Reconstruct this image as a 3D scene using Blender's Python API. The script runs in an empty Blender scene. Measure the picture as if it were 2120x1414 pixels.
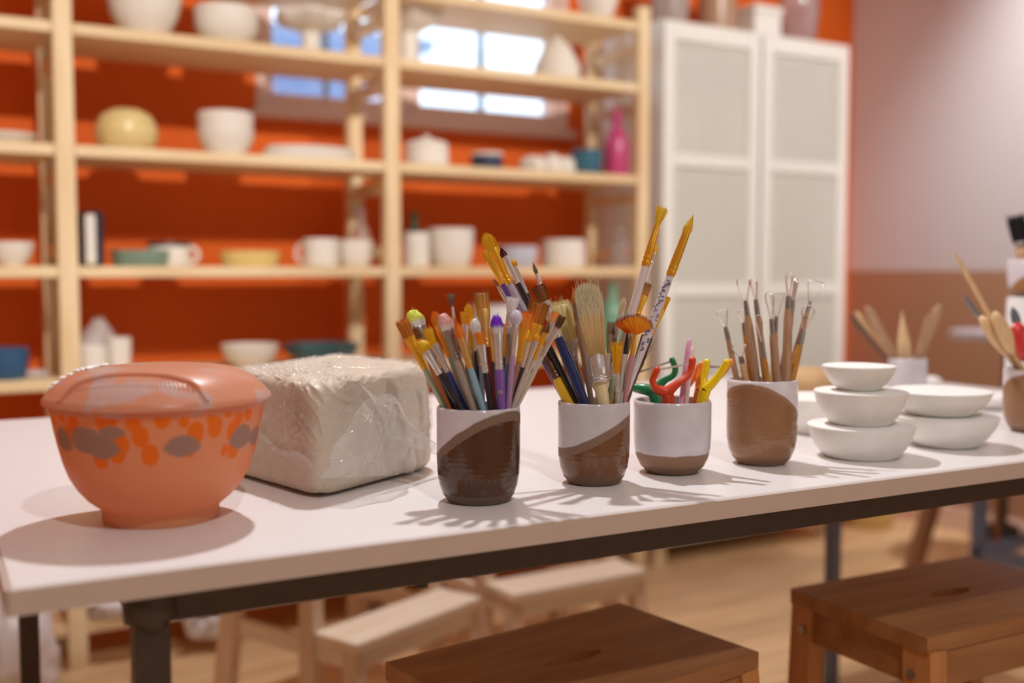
import bpy, math, random
import numpy as np
from mathutils import Vector, Matrix, noise

# ------------------------------------------------------------------ camera, world, lights, exposure
SC = bpy.context.scene
COL = SC.collection
F, CX, CY = 2250.0, 1060.0, 707.0
YAW = math.radians(59.6)
PIT = math.atan(147 / F)
ZC = 0.97
TZ = 0.735
FH = Vector((math.cos(YAW), math.sin(YAW), 0)); RT = Vector((math.sin(YAW), -math.cos(YAW), 0)); UP = Vector((0, 0, 1))
FW = FH * math.cos(PIT) - UP * math.sin(PIT); U2 = FH * math.sin(PIT) + UP * math.cos(PIT)
CAM = Vector((0, 0, ZC))

cd = bpy.data.cameras.new('camera'); cam = bpy.data.objects.new('camera', cd); COL.objects.link(cam)
cd.sensor_width = 36; cd.lens = F / 2120 * 36; cd.clip_start = 0.02
cam.matrix_world = Matrix.Translation(CAM) @ Matrix((RT, U2, -FW)).transposed().to_4x4()
cd.dof.use_dof = True; cd.dof.focus_distance = 1.17; cd.dof.aperture_fstop = 2.1
SC.camera = cam
SC.view_settings.view_transform = 'Standard'; SC.view_settings.look = 'None'
SC.view_settings.gamma = 1; SC.view_settings.use_curve_mapping = False
SC.view_settings.exposure = 0.04

W = bpy.data.worlds.new('world'); SC.world = W; W.use_nodes = True
W.node_tree.nodes['Background'].inputs[0].default_value = (0.66, 0.82, 1.0, 1)
W.node_tree.nodes['Background'].inputs[1].default_value = 2.4

def lamp(name, kind, loc, energy, color, radius=.04, target=None, angle=120, blend=.6, size=1, size_y=None):
    l = bpy.data.lights.new(name, kind); l.energy = energy; l.color = color
    if kind == 'AREA':
        l.shape = 'RECTANGLE'; l.size = size; l.size_y = size_y or size
    else:
        l.shadow_soft_size = radius
    if kind == 'SPOT':
        l.spot_size = math.radians(angle); l.spot_blend = blend
    o = bpy.data.objects.new(name, l); COL.objects.link(o); o.location = loc
    if target is not None:
        o.rotation_euler = (Vector(target) - Vector(loc)).to_track_quat('-Z', 'Y').to_euler()
    return o
WARM = (1.0, 0.97, 0.92); NEUT = (0.93, 0.95, 1.0)
lamp('ceiling_spot_table', 'SPOT', (.89, 1.88, 2.74), 146, NEUT, .035, (.78, .98, .73), 124, 1.0)
lamp('ceiling_spot_front', 'SPOT', (.25, -.72, 2.74), 70, NEUT, .04, (.85, 1.1, .6), 70, .7)
lamp('ceiling_spot_shelves_left', 'SPOT', (.30, -.4, 2.74), 300, WARM, .05, (.22, 3.0, 1.52), 46, .8)
lamp('ceiling_spot_shelves_right', 'SPOT', (1.8, -.4, 2.74), 290, WARM, .05, (2.3, 3.0, 1.52), 46, .8)
lamp('ceiling_spot_wall', 'SPOT', (2.95, 1.70, 2.74), 178, NEUT, .05, (3.46, 1.98, 1.7), 72, 1.0)
lamp('ceiling_fill', 'AREA', (.9, .6, 2.86), 1.5, NEUT, target=(.9, .6, 0), size=2.6, size_y=2.0)  # added soft fill from overhead, stands for no real panel
lamp('front_window_daylight', 'AREA', (2.0, -1.95, 1.45), 9, (.84, .93, 1.0), target=(1.5, 3, 1.25), size=2.0, size_y=1.2)

# ------------------------------------------------------------------ pixel geometry (photo 2120x1414 -> points in the room)
def ray(x, y): return FW * F + RT * (x - CX) - U2 * (y - CY)
def at_z(x, y, z):
    d = ray(x, y); return CAM + d * ((z - ZC) / d.z)
def at_y(x, y, Y):
    d = ray(x, y); return CAM + d * (Y / d.y)
def at_k(x, y, k): return CAM + ray(x, y) * (k / F)
def depth(p): return (Vector(p) - CAM).dot(FW)

# ------------------------------------------------------------------ materials
def lin(c):
    return tuple(((v / 255) / 12.92 if v / 255 <= .04045 else ((v / 255 + .055) / 1.055) ** 2.4) for v in c)
MATS = {}
def nodes_of(name):
    m = bpy.data.materials.new(name); m.use_nodes = True
    nt = m.node_tree; b = nt.nodes['Principled BSDF']
    return m, nt, b
def mat(name, rgb, rough=.5, metal=0, var=.12, scale=30, bump=0, spec=.5, coat=0, trans=0, srgb=True):
    """plain painted / glazed / plastic surface with slight procedural mottling"""
    if name in MATS: return MATS[name]
    m, nt, b = nodes_of(name)
    c = lin(rgb) if srgb else rgb
    tc = nt.nodes.new('ShaderNodeTexCoord'); n = nt.nodes.new('ShaderNodeTexNoise')
    n.inputs['Scale'].default_value = scale; n.inputs['Detail'].default_value = 4
    nt.links.new(tc.outputs['Object'], n.inputs['Vector'])
    mx = nt.nodes.new('ShaderNodeMix'); mx.data_type = 'RGBA'
    mx.inputs['A'].default_value = (*[v * (1 - var) for v in c], 1); mx.inputs['B'].default_value = (*[min(1, v * (1 + var)) for v in c], 1)
    nt.links.new(n.outputs['Fac'], mx.inputs['Factor']); nt.links.new(mx.outputs['Result'], b.inputs['Base Color'])
    b.inputs['Roughness'].default_value = rough; b.inputs['Metallic'].default_value = metal
    b.inputs['Specular IOR Level'].default_value = spec
    b.inputs['Coat Weight'].default_value = coat
    b.inputs['Transmission Weight'].default_value = trans
    if bump:
        bp = nt.nodes.new('ShaderNodeBump'); bp.inputs['Strength'].default_value = bump; bp.inputs['Distance'].default_value = .002
        nt.links.new(n.outputs['Fac'], bp.inputs['Height']); nt.links.new(bp.outputs['Normal'], b.inputs['Normal'])
    MATS[name] = m; return m
def wood(name, c1, c2, axis='X', rough=.5, scale=6, rnd=0.0, ring=9.0):
    if name in MATS: return MATS[name]
    m, nt, b = nodes_of(name)
    tc = nt.nodes.new('ShaderNodeTexCoord'); mp = nt.nodes.new('ShaderNodeMapping')
    s = [scale * ring] * 3; s['XYZ'.index(axis)] = scale
    mp.inputs['Scale'].default_value = s
    oi = nt.nodes.new('ShaderNodeObjectInfo')
    nt.links.new(tc.outputs['Object'], mp.inputs['Vector'])
    off = nt.nodes.new('ShaderNodeVectorMath'); off.operation = 'ADD'
    ml = nt.nodes.new('ShaderNodeMath'); ml.operation = 'MULTIPLY'; ml.inputs[1].default_value = 37.0
    nt.links.new(oi.outputs['Random'], ml.inputs[0])
    nt.links.new(mp.outputs['Vector'], off.inputs[0]); nt.links.new(ml.outputs[0], off.inputs[1])
    n = nt.nodes.new('ShaderNodeTexNoise'); n.inputs['Scale'].default_value = 1; n.inputs['Detail'].default_value = 5; n.inputs['Distortion'].default_value = .6
    nt.links.new(off.outputs['Vector'], n.inputs['Vector'])
    cr = nt.nodes.new('ShaderNodeValToRGB'); cr.color_ramp.elements[0].position = .3; cr.color_ramp.elements[1].position = .7
    cr.color_ramp.elements[0].color = (*lin(c1), 1); cr.color_ramp.elements[1].color = (*lin(c2), 1)
    nt.links.new(n.outputs['Fac'], cr.inputs['Fac'])
    hv = nt.nodes.new('ShaderNodeHueSaturation')
    mr = nt.nodes.new('ShaderNodeMapRange'); mr.inputs['To Min'].default_value = 1 - rnd; mr.inputs['To Max'].default_value = 1 + rnd
    nt.links.new(oi.outputs['Random'], mr.inputs['Value']); nt.links.new(mr.outputs['Result'], hv.inputs['Value'])
    nt.links.new(cr.outputs['Color'], hv.inputs['Color']); nt.links.new(hv.outputs['Color'], b.inputs['Base Color'])
    b.inputs['Roughness'].default_value = rough
    bp = nt.nodes.new('ShaderNodeBump'); bp.inputs['Strength'].default_value = .12; bp.inputs['Distance'].default_value = .001
    nt.links.new(n.outputs['Fac'], bp.inputs['Height']); nt.links.new(bp.outputs['Normal'], b.inputs['Normal'])
    MATS[name] = m; return m
def attr_mat(name, rough=.6, spec=.3):
    m, nt, b = nodes_of(name)
    a = nt.nodes.new('ShaderNodeAttribute'); a.attribute_name = 'Col'
    nt.links.new(a.outputs['Color'], b.inputs['Base Color'])
    b.inputs['Roughness'].default_value = rough; b.inputs['Specular IOR Level'].default_value = spec
    tl = nt.nodes.new('ShaderNodeBsdfTranslucent'); nt.links.new(a.outputs['Color'], tl.inputs['Color'])
    mx = nt.nodes.new('ShaderNodeMixShader'); mx.inputs[0].default_value = .12
    nt.links.new(b.outputs[0], mx.inputs[1]); nt.links.new(tl.outputs[0], mx.inputs[2]); nt.links.new(mx.outputs[0], nt.nodes['Material Output'].inputs['Surface'])
    return m

M_PINE = wood('pine_wood', (228, 194, 146), (244, 218, 176), 'Z', .55, 3)
M_PINEX = wood('pine_wood_boards', (228, 194, 146), (244, 218, 176), 'X', .55, 3)
M_STOOL = wood('stool_beech', (150, 96, 54), (180, 126, 80), 'X', .45, 4, .06)
M_STOOLZ = wood('stool_beech_legs', (186, 118, 62), (208, 146, 88), 'Z', .45, 4, .06)
M_STOOLP = wood('stool_pale', (236, 208, 180), (246, 226, 202), 'X', .5, 4, .05)
M_STOOLPZ = wood('stool_pale_legs', (216, 182, 150), (234, 204, 174), 'Z', .5, 4, .05)
M_FLOOR = wood('oak_floor', (212, 170, 120), (242, 204, 156), 'X', .42, 3, .22)
M_ORANGE = mat('orange_wall_paint', (226, 98, 3), .75, var=.05, scale=6)
M_TABLE = mat('table_white_laminate', (240, 232, 228), .32, var=.02, scale=12)
M_STEEL = mat('dark_steel', (74, 60, 52), .45, .35, var=.25, scale=60, bump=.1)
M_STEEL_DAYLIT = mat('daylit_steel', (112, 122, 146), .4, .5, var=.15, scale=40)  # bluish daylight is put into this steel's colour
M_WHITE = mat('white_paint', (240, 236, 228), .45, var=.03)
M_CEIL = mat('ceiling_paint', (244, 240, 234), .8, var=.02)
M_ROOM = mat('room_wall_paint', (232, 222, 212), .8, var=.02)
M_BISQUE = mat('bisque_white', (236, 226, 214), .65, var=.05, scale=25, bump=.1)
M_GLAZEW = mat('white_gloss_glaze', (240, 236, 230), .25, var=.03)
M_PLASTER = mat('plaster', (247, 242, 234), .8, var=.06, scale=40, bump=.25)
M_SILVER = mat('ferrule_silver', (222, 218, 214), .28, .85, var=.1, scale=80)
M_DKSILVER = mat('ferrule_pewter', (160, 152, 146), .32, .85, var=.1, scale=80)
M_GOLD = mat('ferrule_gold', (246, 186, 60), .28, .75, var=.08, scale=80)
M_BRASS = mat('ferrule_brass', (214, 168, 96), .38, .75, var=.1, scale=80)
M_WIRE = mat('bright_wire', (240, 236, 230), .2, .8, var=.05)
M_BRISTLE = attr_mat('bristle_fibres')
M_TOOLWOOD = wood('tool_wood', (170, 128, 96), (198, 158, 122), 'Z', .5, 14)
M_TOOLYEL = wood('tool_wood_yellow', (178, 116, 40), (204, 144, 60), 'Z', .4, 14)
M_TOOLPALE = wood('tool_wood_pale', (226, 186, 134), (242, 208, 160), 'Z', .5, 14)
M_GREENGL = mat('green_bottle', (46, 66, 40), .15, var=.1)
M_BAG = None

# ------------------------------------------------------------------ mesh helpers
ORIG = {}
class MB:
    def __init__(s): s.v = []; s.f = []; s.c = []
    def add(s, vs, fs, col=None):
        o = len(s.v); s.v += [Vector(x) for x in vs]; s.f += [tuple(i + o for i in f) for f in fs]
        if col is not None: s.c += (col if isinstance(col, list) else [col] * len(vs))
        return s
    def box(s, c, d, rz=0, bev=0):
        c = Vector(c); hx, hy, hz = d[0] / 2, d[1] / 2, d[2] / 2
        R = Matrix.Rotation(rz, 3, 'Z')
        if bev:
            b = min(bev, hx * .9, hy * .9, hz * .9); vs = []; fs = []
            for sx in (-1, 1):
                for sy in (-1, 1):
                    for sz in (-1, 1):
                        vs += [(sx * hx, sy * (hy - b), sz * (hz - b)), (sx * (hx - b), sy * hy, sz * (hz - b)), (sx * (hx - b), sy * (hy - b), sz * hz)]
            def i(sx, sy, sz, k): return (((sx > 0) * 2 + (sy > 0)) * 2 + (sz > 0)) * 3 + k
            P, N = 1, -1
            for q in (P, N):
                fs += [(i(q, N, N, 0), i(q, P, N, 0), i(q, P, P, 0), i(q, N, P, 0))[::q], (i(N, q, N, 1), i(N, q, P, 1), i(P, q, P, 1), i(P, q, N, 1))[::q], (i(N, N, q, 2), i(P, N, q, 2), i(P, P, q, 2), i(N, P, q, 2))[::q]]
            for a in (P, N):
                for e in (P, N):
                    t = a * e
                    fs += [(i(a, e, N, 0), i(a, e, N, 1), i(a, e, P, 1), i(a, e, P, 0))[::t], (i(a, N, e, 2), i(a, P, e, 2), i(a, P, e, 0), i(a, N, e, 0))[::-t], (i(N, a, e, 1), i(P, a, e, 1), i(P, a, e, 2), i(N, a, e, 2))[::-t]]
                    for g in (P, N):
                        fs.append((i(a, e, g, 0), i(a, e, g, 1), i(a, e, g, 2))[::a * e * g])
            return s.add([c + R @ Vector(x) for x in vs], fs)
        vs = [c + R @ Vector((x, y, z)) for x in (-hx, hx) for y in (-hy, hy) for z in (-hz, hz)]
        return s.add(vs, [(0, 1, 3, 2), (4, 6, 7, 5), (0, 4, 5, 1), (2, 3, 7, 6), (0, 2, 6, 4), (1, 5, 7, 3)])
    def beam(s, a, b, w, d, side=(1, 0, 0)):
        """rectangular bar from a to b, width w along side, depth d across"""
        a, b = Vector(a), Vector(b); A = (b - a).normalized(); S = Vector(side); S = (S - A * S.dot(A)).normalized(); N = A.cross(S)
        vs = [p + S * x * w / 2 + N * y * d / 2 for p in (a, b) for x, y in ((-1, -1), (1, -1), (1, 1), (-1, 1))]
        return s.add(vs, [(3, 2, 1, 0), (4, 5, 6, 7), (0, 1, 5, 4), (1, 2, 6, 5), (2, 3, 7, 6), (3, 0, 4, 7)])
    def lathe(s, prof, c=(0, 0, 0), n=32, wob=None, sx=1, sy=1):
        c = Vector(c); vs = []; fs = []; rows = []
        for j, (r, z) in enumerate(prof):
            if r < 1e-6:
                rows.append([len(vs)]); vs.append(c + Vector((0, 0, z)))
            else:
                row = []
                for i in range(n):
                    a = 2 * math.pi * i / n; k = wob(a, j, z) if wob else 1
                    row.append(len(vs)); vs.append(c + Vector((r * k * math.cos(a) * sx, r * k * math.sin(a) * sy, z)))
                rows.append(row)
        for r0, r1 in zip(rows, rows[1:]):
            for i in range(n):
                i2 = (i + 1) % n
                if len(r0) == 1 and len(r1) == 1: continue
                if len(r0) == 1: fs.append((r0[0], r1[i2], r1[i]))
                elif len(r1) == 1: fs.append((r0[i], r0[i2], r1[0]))
                else: fs.append((r0[i], r0[i2], r1[i2], r1[i]))
        return s.add(vs, fs)
    def tube(s, pts, rad, n=8, side=None, col=None, caps=True):
        """tube along pts; rad is a number, list, or list of (a, b) with a along side"""
        pts = [Vector(p) for p in pts]; m = len(pts)
        if not isinstance(rad, (list, tuple)): rad = [rad] * m
        vs = []; fs = []; cs = []; S = None
        for j, p in enumerate(pts):
            T = (pts[min(j + 1, m - 1)] - pts[max(j - 1, 0)]).normalized()
            if S is None:
                S = Vector(side) if side is not None else (Vector((0, 0, 1)) if abs(T.z) < .9 else Vector((1, 0, 0)))
            S = (S - T * S.dot(T)).normalized(); N = T.cross(S)
            a, b = rad[j] if isinstance(rad[j], (tuple, list)) else (rad[j], rad[j])
            for i in range(n):
                t = 2 * math.pi * i / n
                vs.append(p + S * (a * math.cos(t)) + N * (b * math.sin(t)))
                if col is not None: cs.append(col[j] if isinstance(col, list) else col)
        for j in range(m - 1):
            for i in range(n):
                i2 = (i + 1) % n
                fs.append((j * n + i, j * n + i2, (j + 1) * n + i2, (j + 1) * n + i))
        if caps:
            fs.append(tuple(range(n))[::-1]); fs.append(tuple((m - 1) * n + i for i in range(n)))
        return s.add(vs, fs, cs if col is not None else None)
    def grid(s, P, nu, nv, close=False):
        vs = [P(i / nu, j / nv) for j in range(nv + 1) for i in range(nu + 1)]
        fs = [(j * (nu + 1) + i, j * (nu + 1) + i + 1, (j + 1) * (nu + 1) + i + 1, (j + 1) * (nu + 1) + i) for j in range(nv) for i in range(nu)]
        return s.add(vs, fs)
    def mesh(s, name, m, org=Vector((0, 0, 0)), smooth=True, angle=40):
        me = bpy.data.meshes.new(name); me.from_pydata([tuple(v - org) for v in s.v], [], s.f)
        me.materials.append(m); me.update()
        if smooth:
            me.shade_smooth()
            try: me.set_sharp_from_angle(angle=math.radians(angle))
            except Exception: pass
        if s.c and len(s.c) == len(s.v):
            at = me.color_attributes.new('Col', 'FLOAT_COLOR', 'POINT')
            at.data.foreach_set('color', np.array([(*c[:3], 1) for c in s.c], dtype=np.float32).ravel())
        return me
    def build(s, name, m, parent=None, org=None, smooth=True, angle=40):
        if org is None: org = ORIG.get(parent.name, Vector((0, 0, 0))) if parent else Vector((0, 0, 0))
        o = bpy.data.objects.new(name, s.mesh(name, m, Vector(org), smooth, angle)); COL.objects.link(o)
        if parent:
            o.parent = parent; ORIG[o.name] = Vector(org)
        else:
            o.location = org; ORIG[o.name] = Vector(org)
        return o
def tag(o, label=None, cat=None, group=None, kind=None):
    if label: o['label'] = label
    if cat: o['category'] = cat
    if group: o['group'] = group
    if kind: o['kind'] = kind
    return o
def thing(name, label, cat, loc=(0, 0, 0), rz=0, group=None, local=False):
    o = bpy.data.objects.new(name, None); COL.objects.link(o); o.empty_display_size = .03
    o.location = loc; o.rotation_euler = (0, 0, rz)
    ORIG[o.name] = Vector((0, 0, 0)) if local else Vector(loc)
    return tag(o, label, cat, group)
def copy_tree(o, parent=None):
    c = o.copy(); COL.objects.link(c); c.parent = parent
    for ch in o.children: copy_tree(ch, c)
    return c

# ------------------------------------------------------------------ the room
XW, YB, XL, YF, ZT = 3.46, 3.16, -1.5, -2.0, 2.9
def struct(o): o['kind'] = 'structure'; return o
struct(MB().box(((XW + XL) / 2, (YB + YF) / 2, -.06), (XW - XL + .4, YB - YF + .4, .1)).build('floor', M_FLOOR, smooth=False))
floor = bpy.data.objects['floor']
PW, PL = .128, 1.1
pm = [MB().box((0, 0, -.0055), (PL - .0015, PW - .0015, .011), bev=.0012).mesh('floor_board', M_FLOOR, smooth=False) for _ in range(2)]
random.seed(4)
yy = 0.95; row = 0
while yy < YB:
    xx = -.4 - [0, .42, .75, .2, .61][row % 5]
    while xx < XW:
        x0, x1 = max(xx, -.4), min(xx + PL, XW)
        if x1 - x0 > .03:
            o = bpy.data.objects.new('floor_board', pm[0]); COL.objects.link(o); o.parent = floor
            w = min(PW, YB - yy)
            o.location = ((x0 + x1) / 2, yy + w / 2, 0); o.scale = ((x1 - x0) / PL, w / PW, 1)
        xx += PL
    yy += PW; row += 1
struct(MB().box(((XW + XL) / 2, (YB + YF) / 2, ZT + .05), (XW - XL + .4, YB - YF + .4, .1)).build('ceiling', M_CEIL, smooth=False))
WX0, WX1, WZ0, WZ1 = .985, 2.075, 1.45, 2.25         # window opening in the back wall
wb = MB(); T = .16
wb.box(((XL - .1 + WX0) / 2, YB + T / 2, ZT / 2), (WX0 - XL + .1, T, ZT)).box(((WX1 + XW + .1) / 2, YB + T / 2, ZT / 2), (XW + .1 - WX1, T, ZT))
wb.box(((WX0 + WX1) / 2, YB + T / 2, WZ0 / 2), (WX1 - WX0, T, WZ0)).box(((WX0 + WX1) / 2, YB + T / 2, (WZ1 + ZT) / 2), (WX1 - WX0, T, ZT - WZ1))
struct(wb.build('wall_back', M_ORANGE, smooth=False))
# right wall: grey-white above, tan paint below the line
m, nt, b = nodes_of('two_tone_wall_paint')
g = nt.nodes.new('ShaderNodeNewGeometry'); sx = nt.nodes.new('ShaderNodeSeparateXYZ'); nt.links.new(g.outputs['Position'], sx.inputs[0])
mr = nt.nodes.new('ShaderNodeMapRange'); mr.inputs['From Min'].default_value = .968; mr.inputs['From Max'].default_value = .972
nt.links.new(sx.outputs['Z'], mr.inputs['Value'])
mx = nt.nodes.new('ShaderNodeMix'); mx.data_type = 'RGBA'; nt.links.new(mr.outputs['Result'], mx.inputs['Factor'])
mx.inputs['A'].default_value = (*lin((186, 142, 110)), 1); mx.inputs['B'].default_value = (*lin((222, 214, 214)), 1)
nt.links.new(mx.outputs['Result'], b.inputs['Base Color']); b.inputs['Roughness'].default_value = .7
struct(MB().box((XW + .08, (YB + YF) / 2, ZT / 2), (.16, YB - YF, ZT)).build('wall_right', m, smooth=False))
struct(MB().box((XL - .08, (YB + YF) / 2, ZT / 2), (.16, YB - YF, ZT)).build('wall_left', M_ROOM, smooth=False))
struct(MB().box(((XW + XL) / 2, YF - .08, ZT / 2), (XW - XL + .3, .16, ZT)).build('wall_front', M_ROOM, smooth=False))
struct(MB().box((XW - .008, (YB + YF) / 2, .045), (.016, YB - YF, .09), bev=.003).build('baseboard_right', mat('baseboard_paint', (236, 206, 186), .5), smooth=False))
# window
win = struct(bpy.data.objects.new('window_1', None)); COL.objects.link(win); ORIG[win.name] = Vector((0, 0, 0))
M_WFRAME = mat('window_frame_paint', (232, 200, 188), .45, var=.03)
def frame(x0, x1, z0, z1, w, d, y, name, m, parent):
    f = MB()
    f.box(((x0 + x1) / 2, y, z0 + w / 2), (x1 - x0, d, w)).box(((x0 + x1) / 2, y, z1 - w / 2), (x1 - x0, d, w))
    f.box((x0 + w / 2, y, (z0 + z1) / 2), (w, d, z1 - z0 - 2 * w)).box((x1 - w / 2, y, (z0 + z1) / 2), (w, d, z1 - z0 - 2 * w))
    return f.build(name, m, parent, smooth=False)
frame(WX0, WX1, WZ0 - .01, WZ1, .03, .07, YB + .035, 'window_frame', M_WFRAME, win)
mg, nt, b = nodes_of('window_glass')
tr = nt.nodes.new('ShaderNodeBsdfTransparent'); gl = nt.nodes.new('ShaderNodeBsdfGlossy'); gl.inputs['Roughness'].default_value = .03
mxs = nt.nodes.new('ShaderNodeMixShader'); mxs.inputs[0].default_value = .06
nt.links.new(tr.outputs[0], mxs.inputs[1]); nt.links.new(gl.outputs[0], mxs.inputs[2]); nt.links.new(mxs.outputs[0], nt.nodes['Material Output'].inputs['Surface'])
for x0, x1 in ((WX0 + .03, 1.44), (1.50, WX1 - .03)):
    s = frame(x0, x1, WZ0 + .02, WZ1 - .03, .028, .05, YB + .05, 'sash', M_WFRAME, win)
    MB().box(((x0 + x1) / 2, YB + .055, (WZ0 + WZ1) / 2), (x1 - x0 - .05, .004, WZ1 - WZ0 - .1)).build('pane', mg, s, smooth=False)
    MB().box(((x0 + x1) / 2 - .01, YB + .05, (WZ0 + WZ1) / 2), (.018, .02, WZ1 - WZ0 - .1)).build('glazing_bar', mat('bar_grey', (150, 168, 196), .4), s, smooth=False)
MB().box((1.47, YB + .04, (WZ0 + WZ1) / 2), (.06, .06, WZ1 - WZ0 - .06)).build('mullion', M_WFRAME, win, smooth=False)
MB().box(((WX0 + WX1) / 2, YB - .006, WZ0 - .018), (WX1 - WX0 + .04, .05, .03), bev=.004).build('sill', M_WFRAME, win, smooth=False)

# ------------------------------------------------------------------ shelf rack and cabinet
YS, YR = 2.76, 3.06
UX = (-.446, .400, 1.241, 2.100)
LV = dict(A=1.743, B=1.551, C=1.267, D=.98, E=.712, F=.114)
rack = thing('shelf_rack', 'long pine shelving unit with three bays of boards in front of the orange wall', 'shelf', (.8, 2.9, 0))
for x in UX:
    for y in (YS + .016, YR - .016):
        MB().box((x, y, .895), (.044, .032, 1.79), bev=.002).build('upright', M_PINE, rack, smooth=False)
    for z in (.10, .44, .60, 1.02, 1.20, 1.48, 1.66):
        MB().box((x, (YS + YR) / 2, z), (.022, YR - YS - .064, .032)).build('rung', M_PINE, rack, smooth=False)
bm_ = {}
for i in range(3):
    x0, x1 = UX[i] + .022, UX[i + 1] - .022
    for k, z in LV.items():
        MB().box(((x0 + x1) / 2, (YS + YR) / 2, z - .0135), (x1 - x0 - .002, YR - YS - .004, .027), bev=.002).build('shelf_board', M_PINEX, rack, smooth=False)
for i in (0,):
    a, c = UX[i], UX[i + 1]
    MB().tube([(a, YR + .003, 1.15), (c, YR + .003, .45)], .003, 6).build('cross_brace', M_DKSILVER, rack)

cab = thing('cupboard', 'white two-door cupboard with fine mesh door panels right of the pine shelves', 'cupboard', (2.6, 2.9, 0))
CX0, CX1, CZ0, CZ1, CYF, CYB = 2.175, 3.005, .07, 1.765, 2.78, 3.10
cb = MB()
cb.box((CX0 + .009, (CYF + CYB) / 2, (CZ0 + CZ1) / 2), (.018, CYB - CYF, CZ1 - CZ0)).box((CX1 - .009, (CYF + CYB) / 2, (CZ0 + CZ1) / 2), (.018, CYB - CYF, CZ1 - CZ0))
cb.box(((CX0 + CX1) / 2, (CYF + CYB) / 2, CZ1 - .009), (CX1 - CX0 - .036, CYB - CYF, .018)).box(((CX0 + CX1) / 2, (CYF + CYB) / 2, CZ0 + .009), (CX1 - CX0 - .036, CYB - CYF, .018))
cb.box(((CX0 + CX1) / 2, CYB - .004, (CZ0 + CZ1) / 2), (CX1 - CX0 - .036, .008, CZ1 - CZ0 - .036))
cb.build('carcass', M_WHITE, cab, smooth=False)
for z in (.5, .93, 1.34):
    MB().box(((CX0 + CX1) / 2, 2.95, z), (CX1 - CX0 - .04, .26, .018)).build('inner_shelf', M_WHITE, cab, smooth=False)
for x in (CX0 + .03, CX1 - .03):
    for y in (CYF + .03, CYB - .03):
        MB().box((x, y, CZ0 / 2), (.04, .04, CZ0)).build('foot', M_PINE, cab, smooth=False)
M_MESH = mat('pale_mesh', (244, 240, 230), .5, var=.04)
M_BACK = mat('pale_panel_backing', (196, 192, 180), .5, var=.08, scale=4)
xm = (CX0 + CX1) / 2
for x0, x1 in ((CX0 + .002, xm - .006), (xm + .006, CX1 - .002)):
    d = MB(); y = CYF - .011; st = .045
    zs = (CZ0 + .004, .905, 1.325, CZ1 - .004)
    d.box((x0 + st / 2, y, (zs[0] + zs[3]) / 2), (st, .02, zs[3] - zs[0]), bev=.003).box((x1 - st / 2, y, (zs[0] + zs[3]) / 2), (st, .02, zs[3] - zs[0]), bev=.003)
    for z, w in ((zs[0] + .03, .06), (zs[1], .045), (zs[2], .045), (zs[3] - .03, .06)):
        d.box(((x0 + x1) / 2, y, z), (x1 - x0 - 2 * st, .02, w), bev=.003)
    door = d.build('door', M_WHITE, cab, smooth=False)
    for z0, z1 in ((zs[0] + .06, zs[1] - .0225), (zs[1] + .0225, zs[2] - .0225), (zs[2] + .0225, zs[3] - .06)):
        px0, px1 = x0 + st, x1 - st
        p = MB(); k = int((z1 - z0) / .009)
        for i in range(1, k): p.box(((px0 + px1) / 2, y - .001, z0 + (z1 - z0) * i / k), (px1 - px0, .0022, .0042))
        k2 = int((px1 - px0) / .009)
        for i in range(1, k2): p.box((px0 + (px1 - px0) * i / k2, y + .0012, (z0 + z1) / 2), (.0032, .0018, z1 - z0))
        pm_ = p.build('mesh_panel', M_MESH, door, smooth=False); pm_['kind'] = 'stuff'
        MB().box(((px0 + px1) / 2, y + .007, (z0 + z1) / 2), (px1 - px0, .002, z1 - z0)).build('panel_backing', M_BACK, door, smooth=False)
    kx = x1 - .022 if x0 < xm - .1 and x1 < xm else x0 + .022
    MB().lathe([(0, .022), (.012, .02), (.014, .014), (.006, .006), (.006, 0), (0, 0)], (0, 0, 0), 16).build('knob', M_PINE, door, org=(0, 0, 0))
    kb = door.children[-1]; kb.rotation_euler = (math.pi / 2, 0, 0); kb.location = Vector((kx, y - .01, 1.1)) - ORIG[door.name]

# ------------------------------------------------------------------ work table
TR = math.radians(-2.0)
tab = thing('work_table', 'long work table with white top and dark steel frame in front', 'table', (.078, .870, 0), TR, local=True)
TL, TD, TT = 1.835, 1.005, .021
MB().box((TL / 2, TD / 2, TZ - TT / 2), (TL - .003, TD - .003, TT), bev=.0015).build('table_top', M_TABLE, tab, smooth=False)
for c_, d_ in (((TL / 2, -.0005, TZ - TT / 2 - .0008), (TL, .003, TT - .0016)), ((TL / 2, TD + .0005, TZ - TT / 2 - .0008), (TL, .003, TT - .0016)), ((-.0005, TD / 2, TZ - TT / 2 - .0008), (.003, TD - .004, TT - .0016)), ((TL + .0005, TD / 2, TZ - TT / 2 - .0008), (.003, TD - .004, TT - .0016))):
    MB().box(c_, d_).build('edge_band', mat('table_edge_band', (206, 184, 168), .5, var=.04), tab, smooth=False)
def rail(a, b, h=.028): return MB().beam(a, b, .026, h, (0, 1, 0) if abs(a[0] - b[0]) > abs(a[1] - b[1]) else (1, 0, 0))
zr = TZ - TT - .014
I0, I1, J0, J1 = .106, TL - .06, .032, TD - .06
for a, b in (((I0, J0, zr), (I1, J0, zr)), ((I0 - .026, J1, zr), (I1, J1, zr)), ((I0, J0, zr), (I0 - .026, J1, zr)), ((I1, J0, zr), (I1, J1, zr))):
    rail(a, b).build('frame_rail', M_STEEL, tab, smooth=False)
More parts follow.
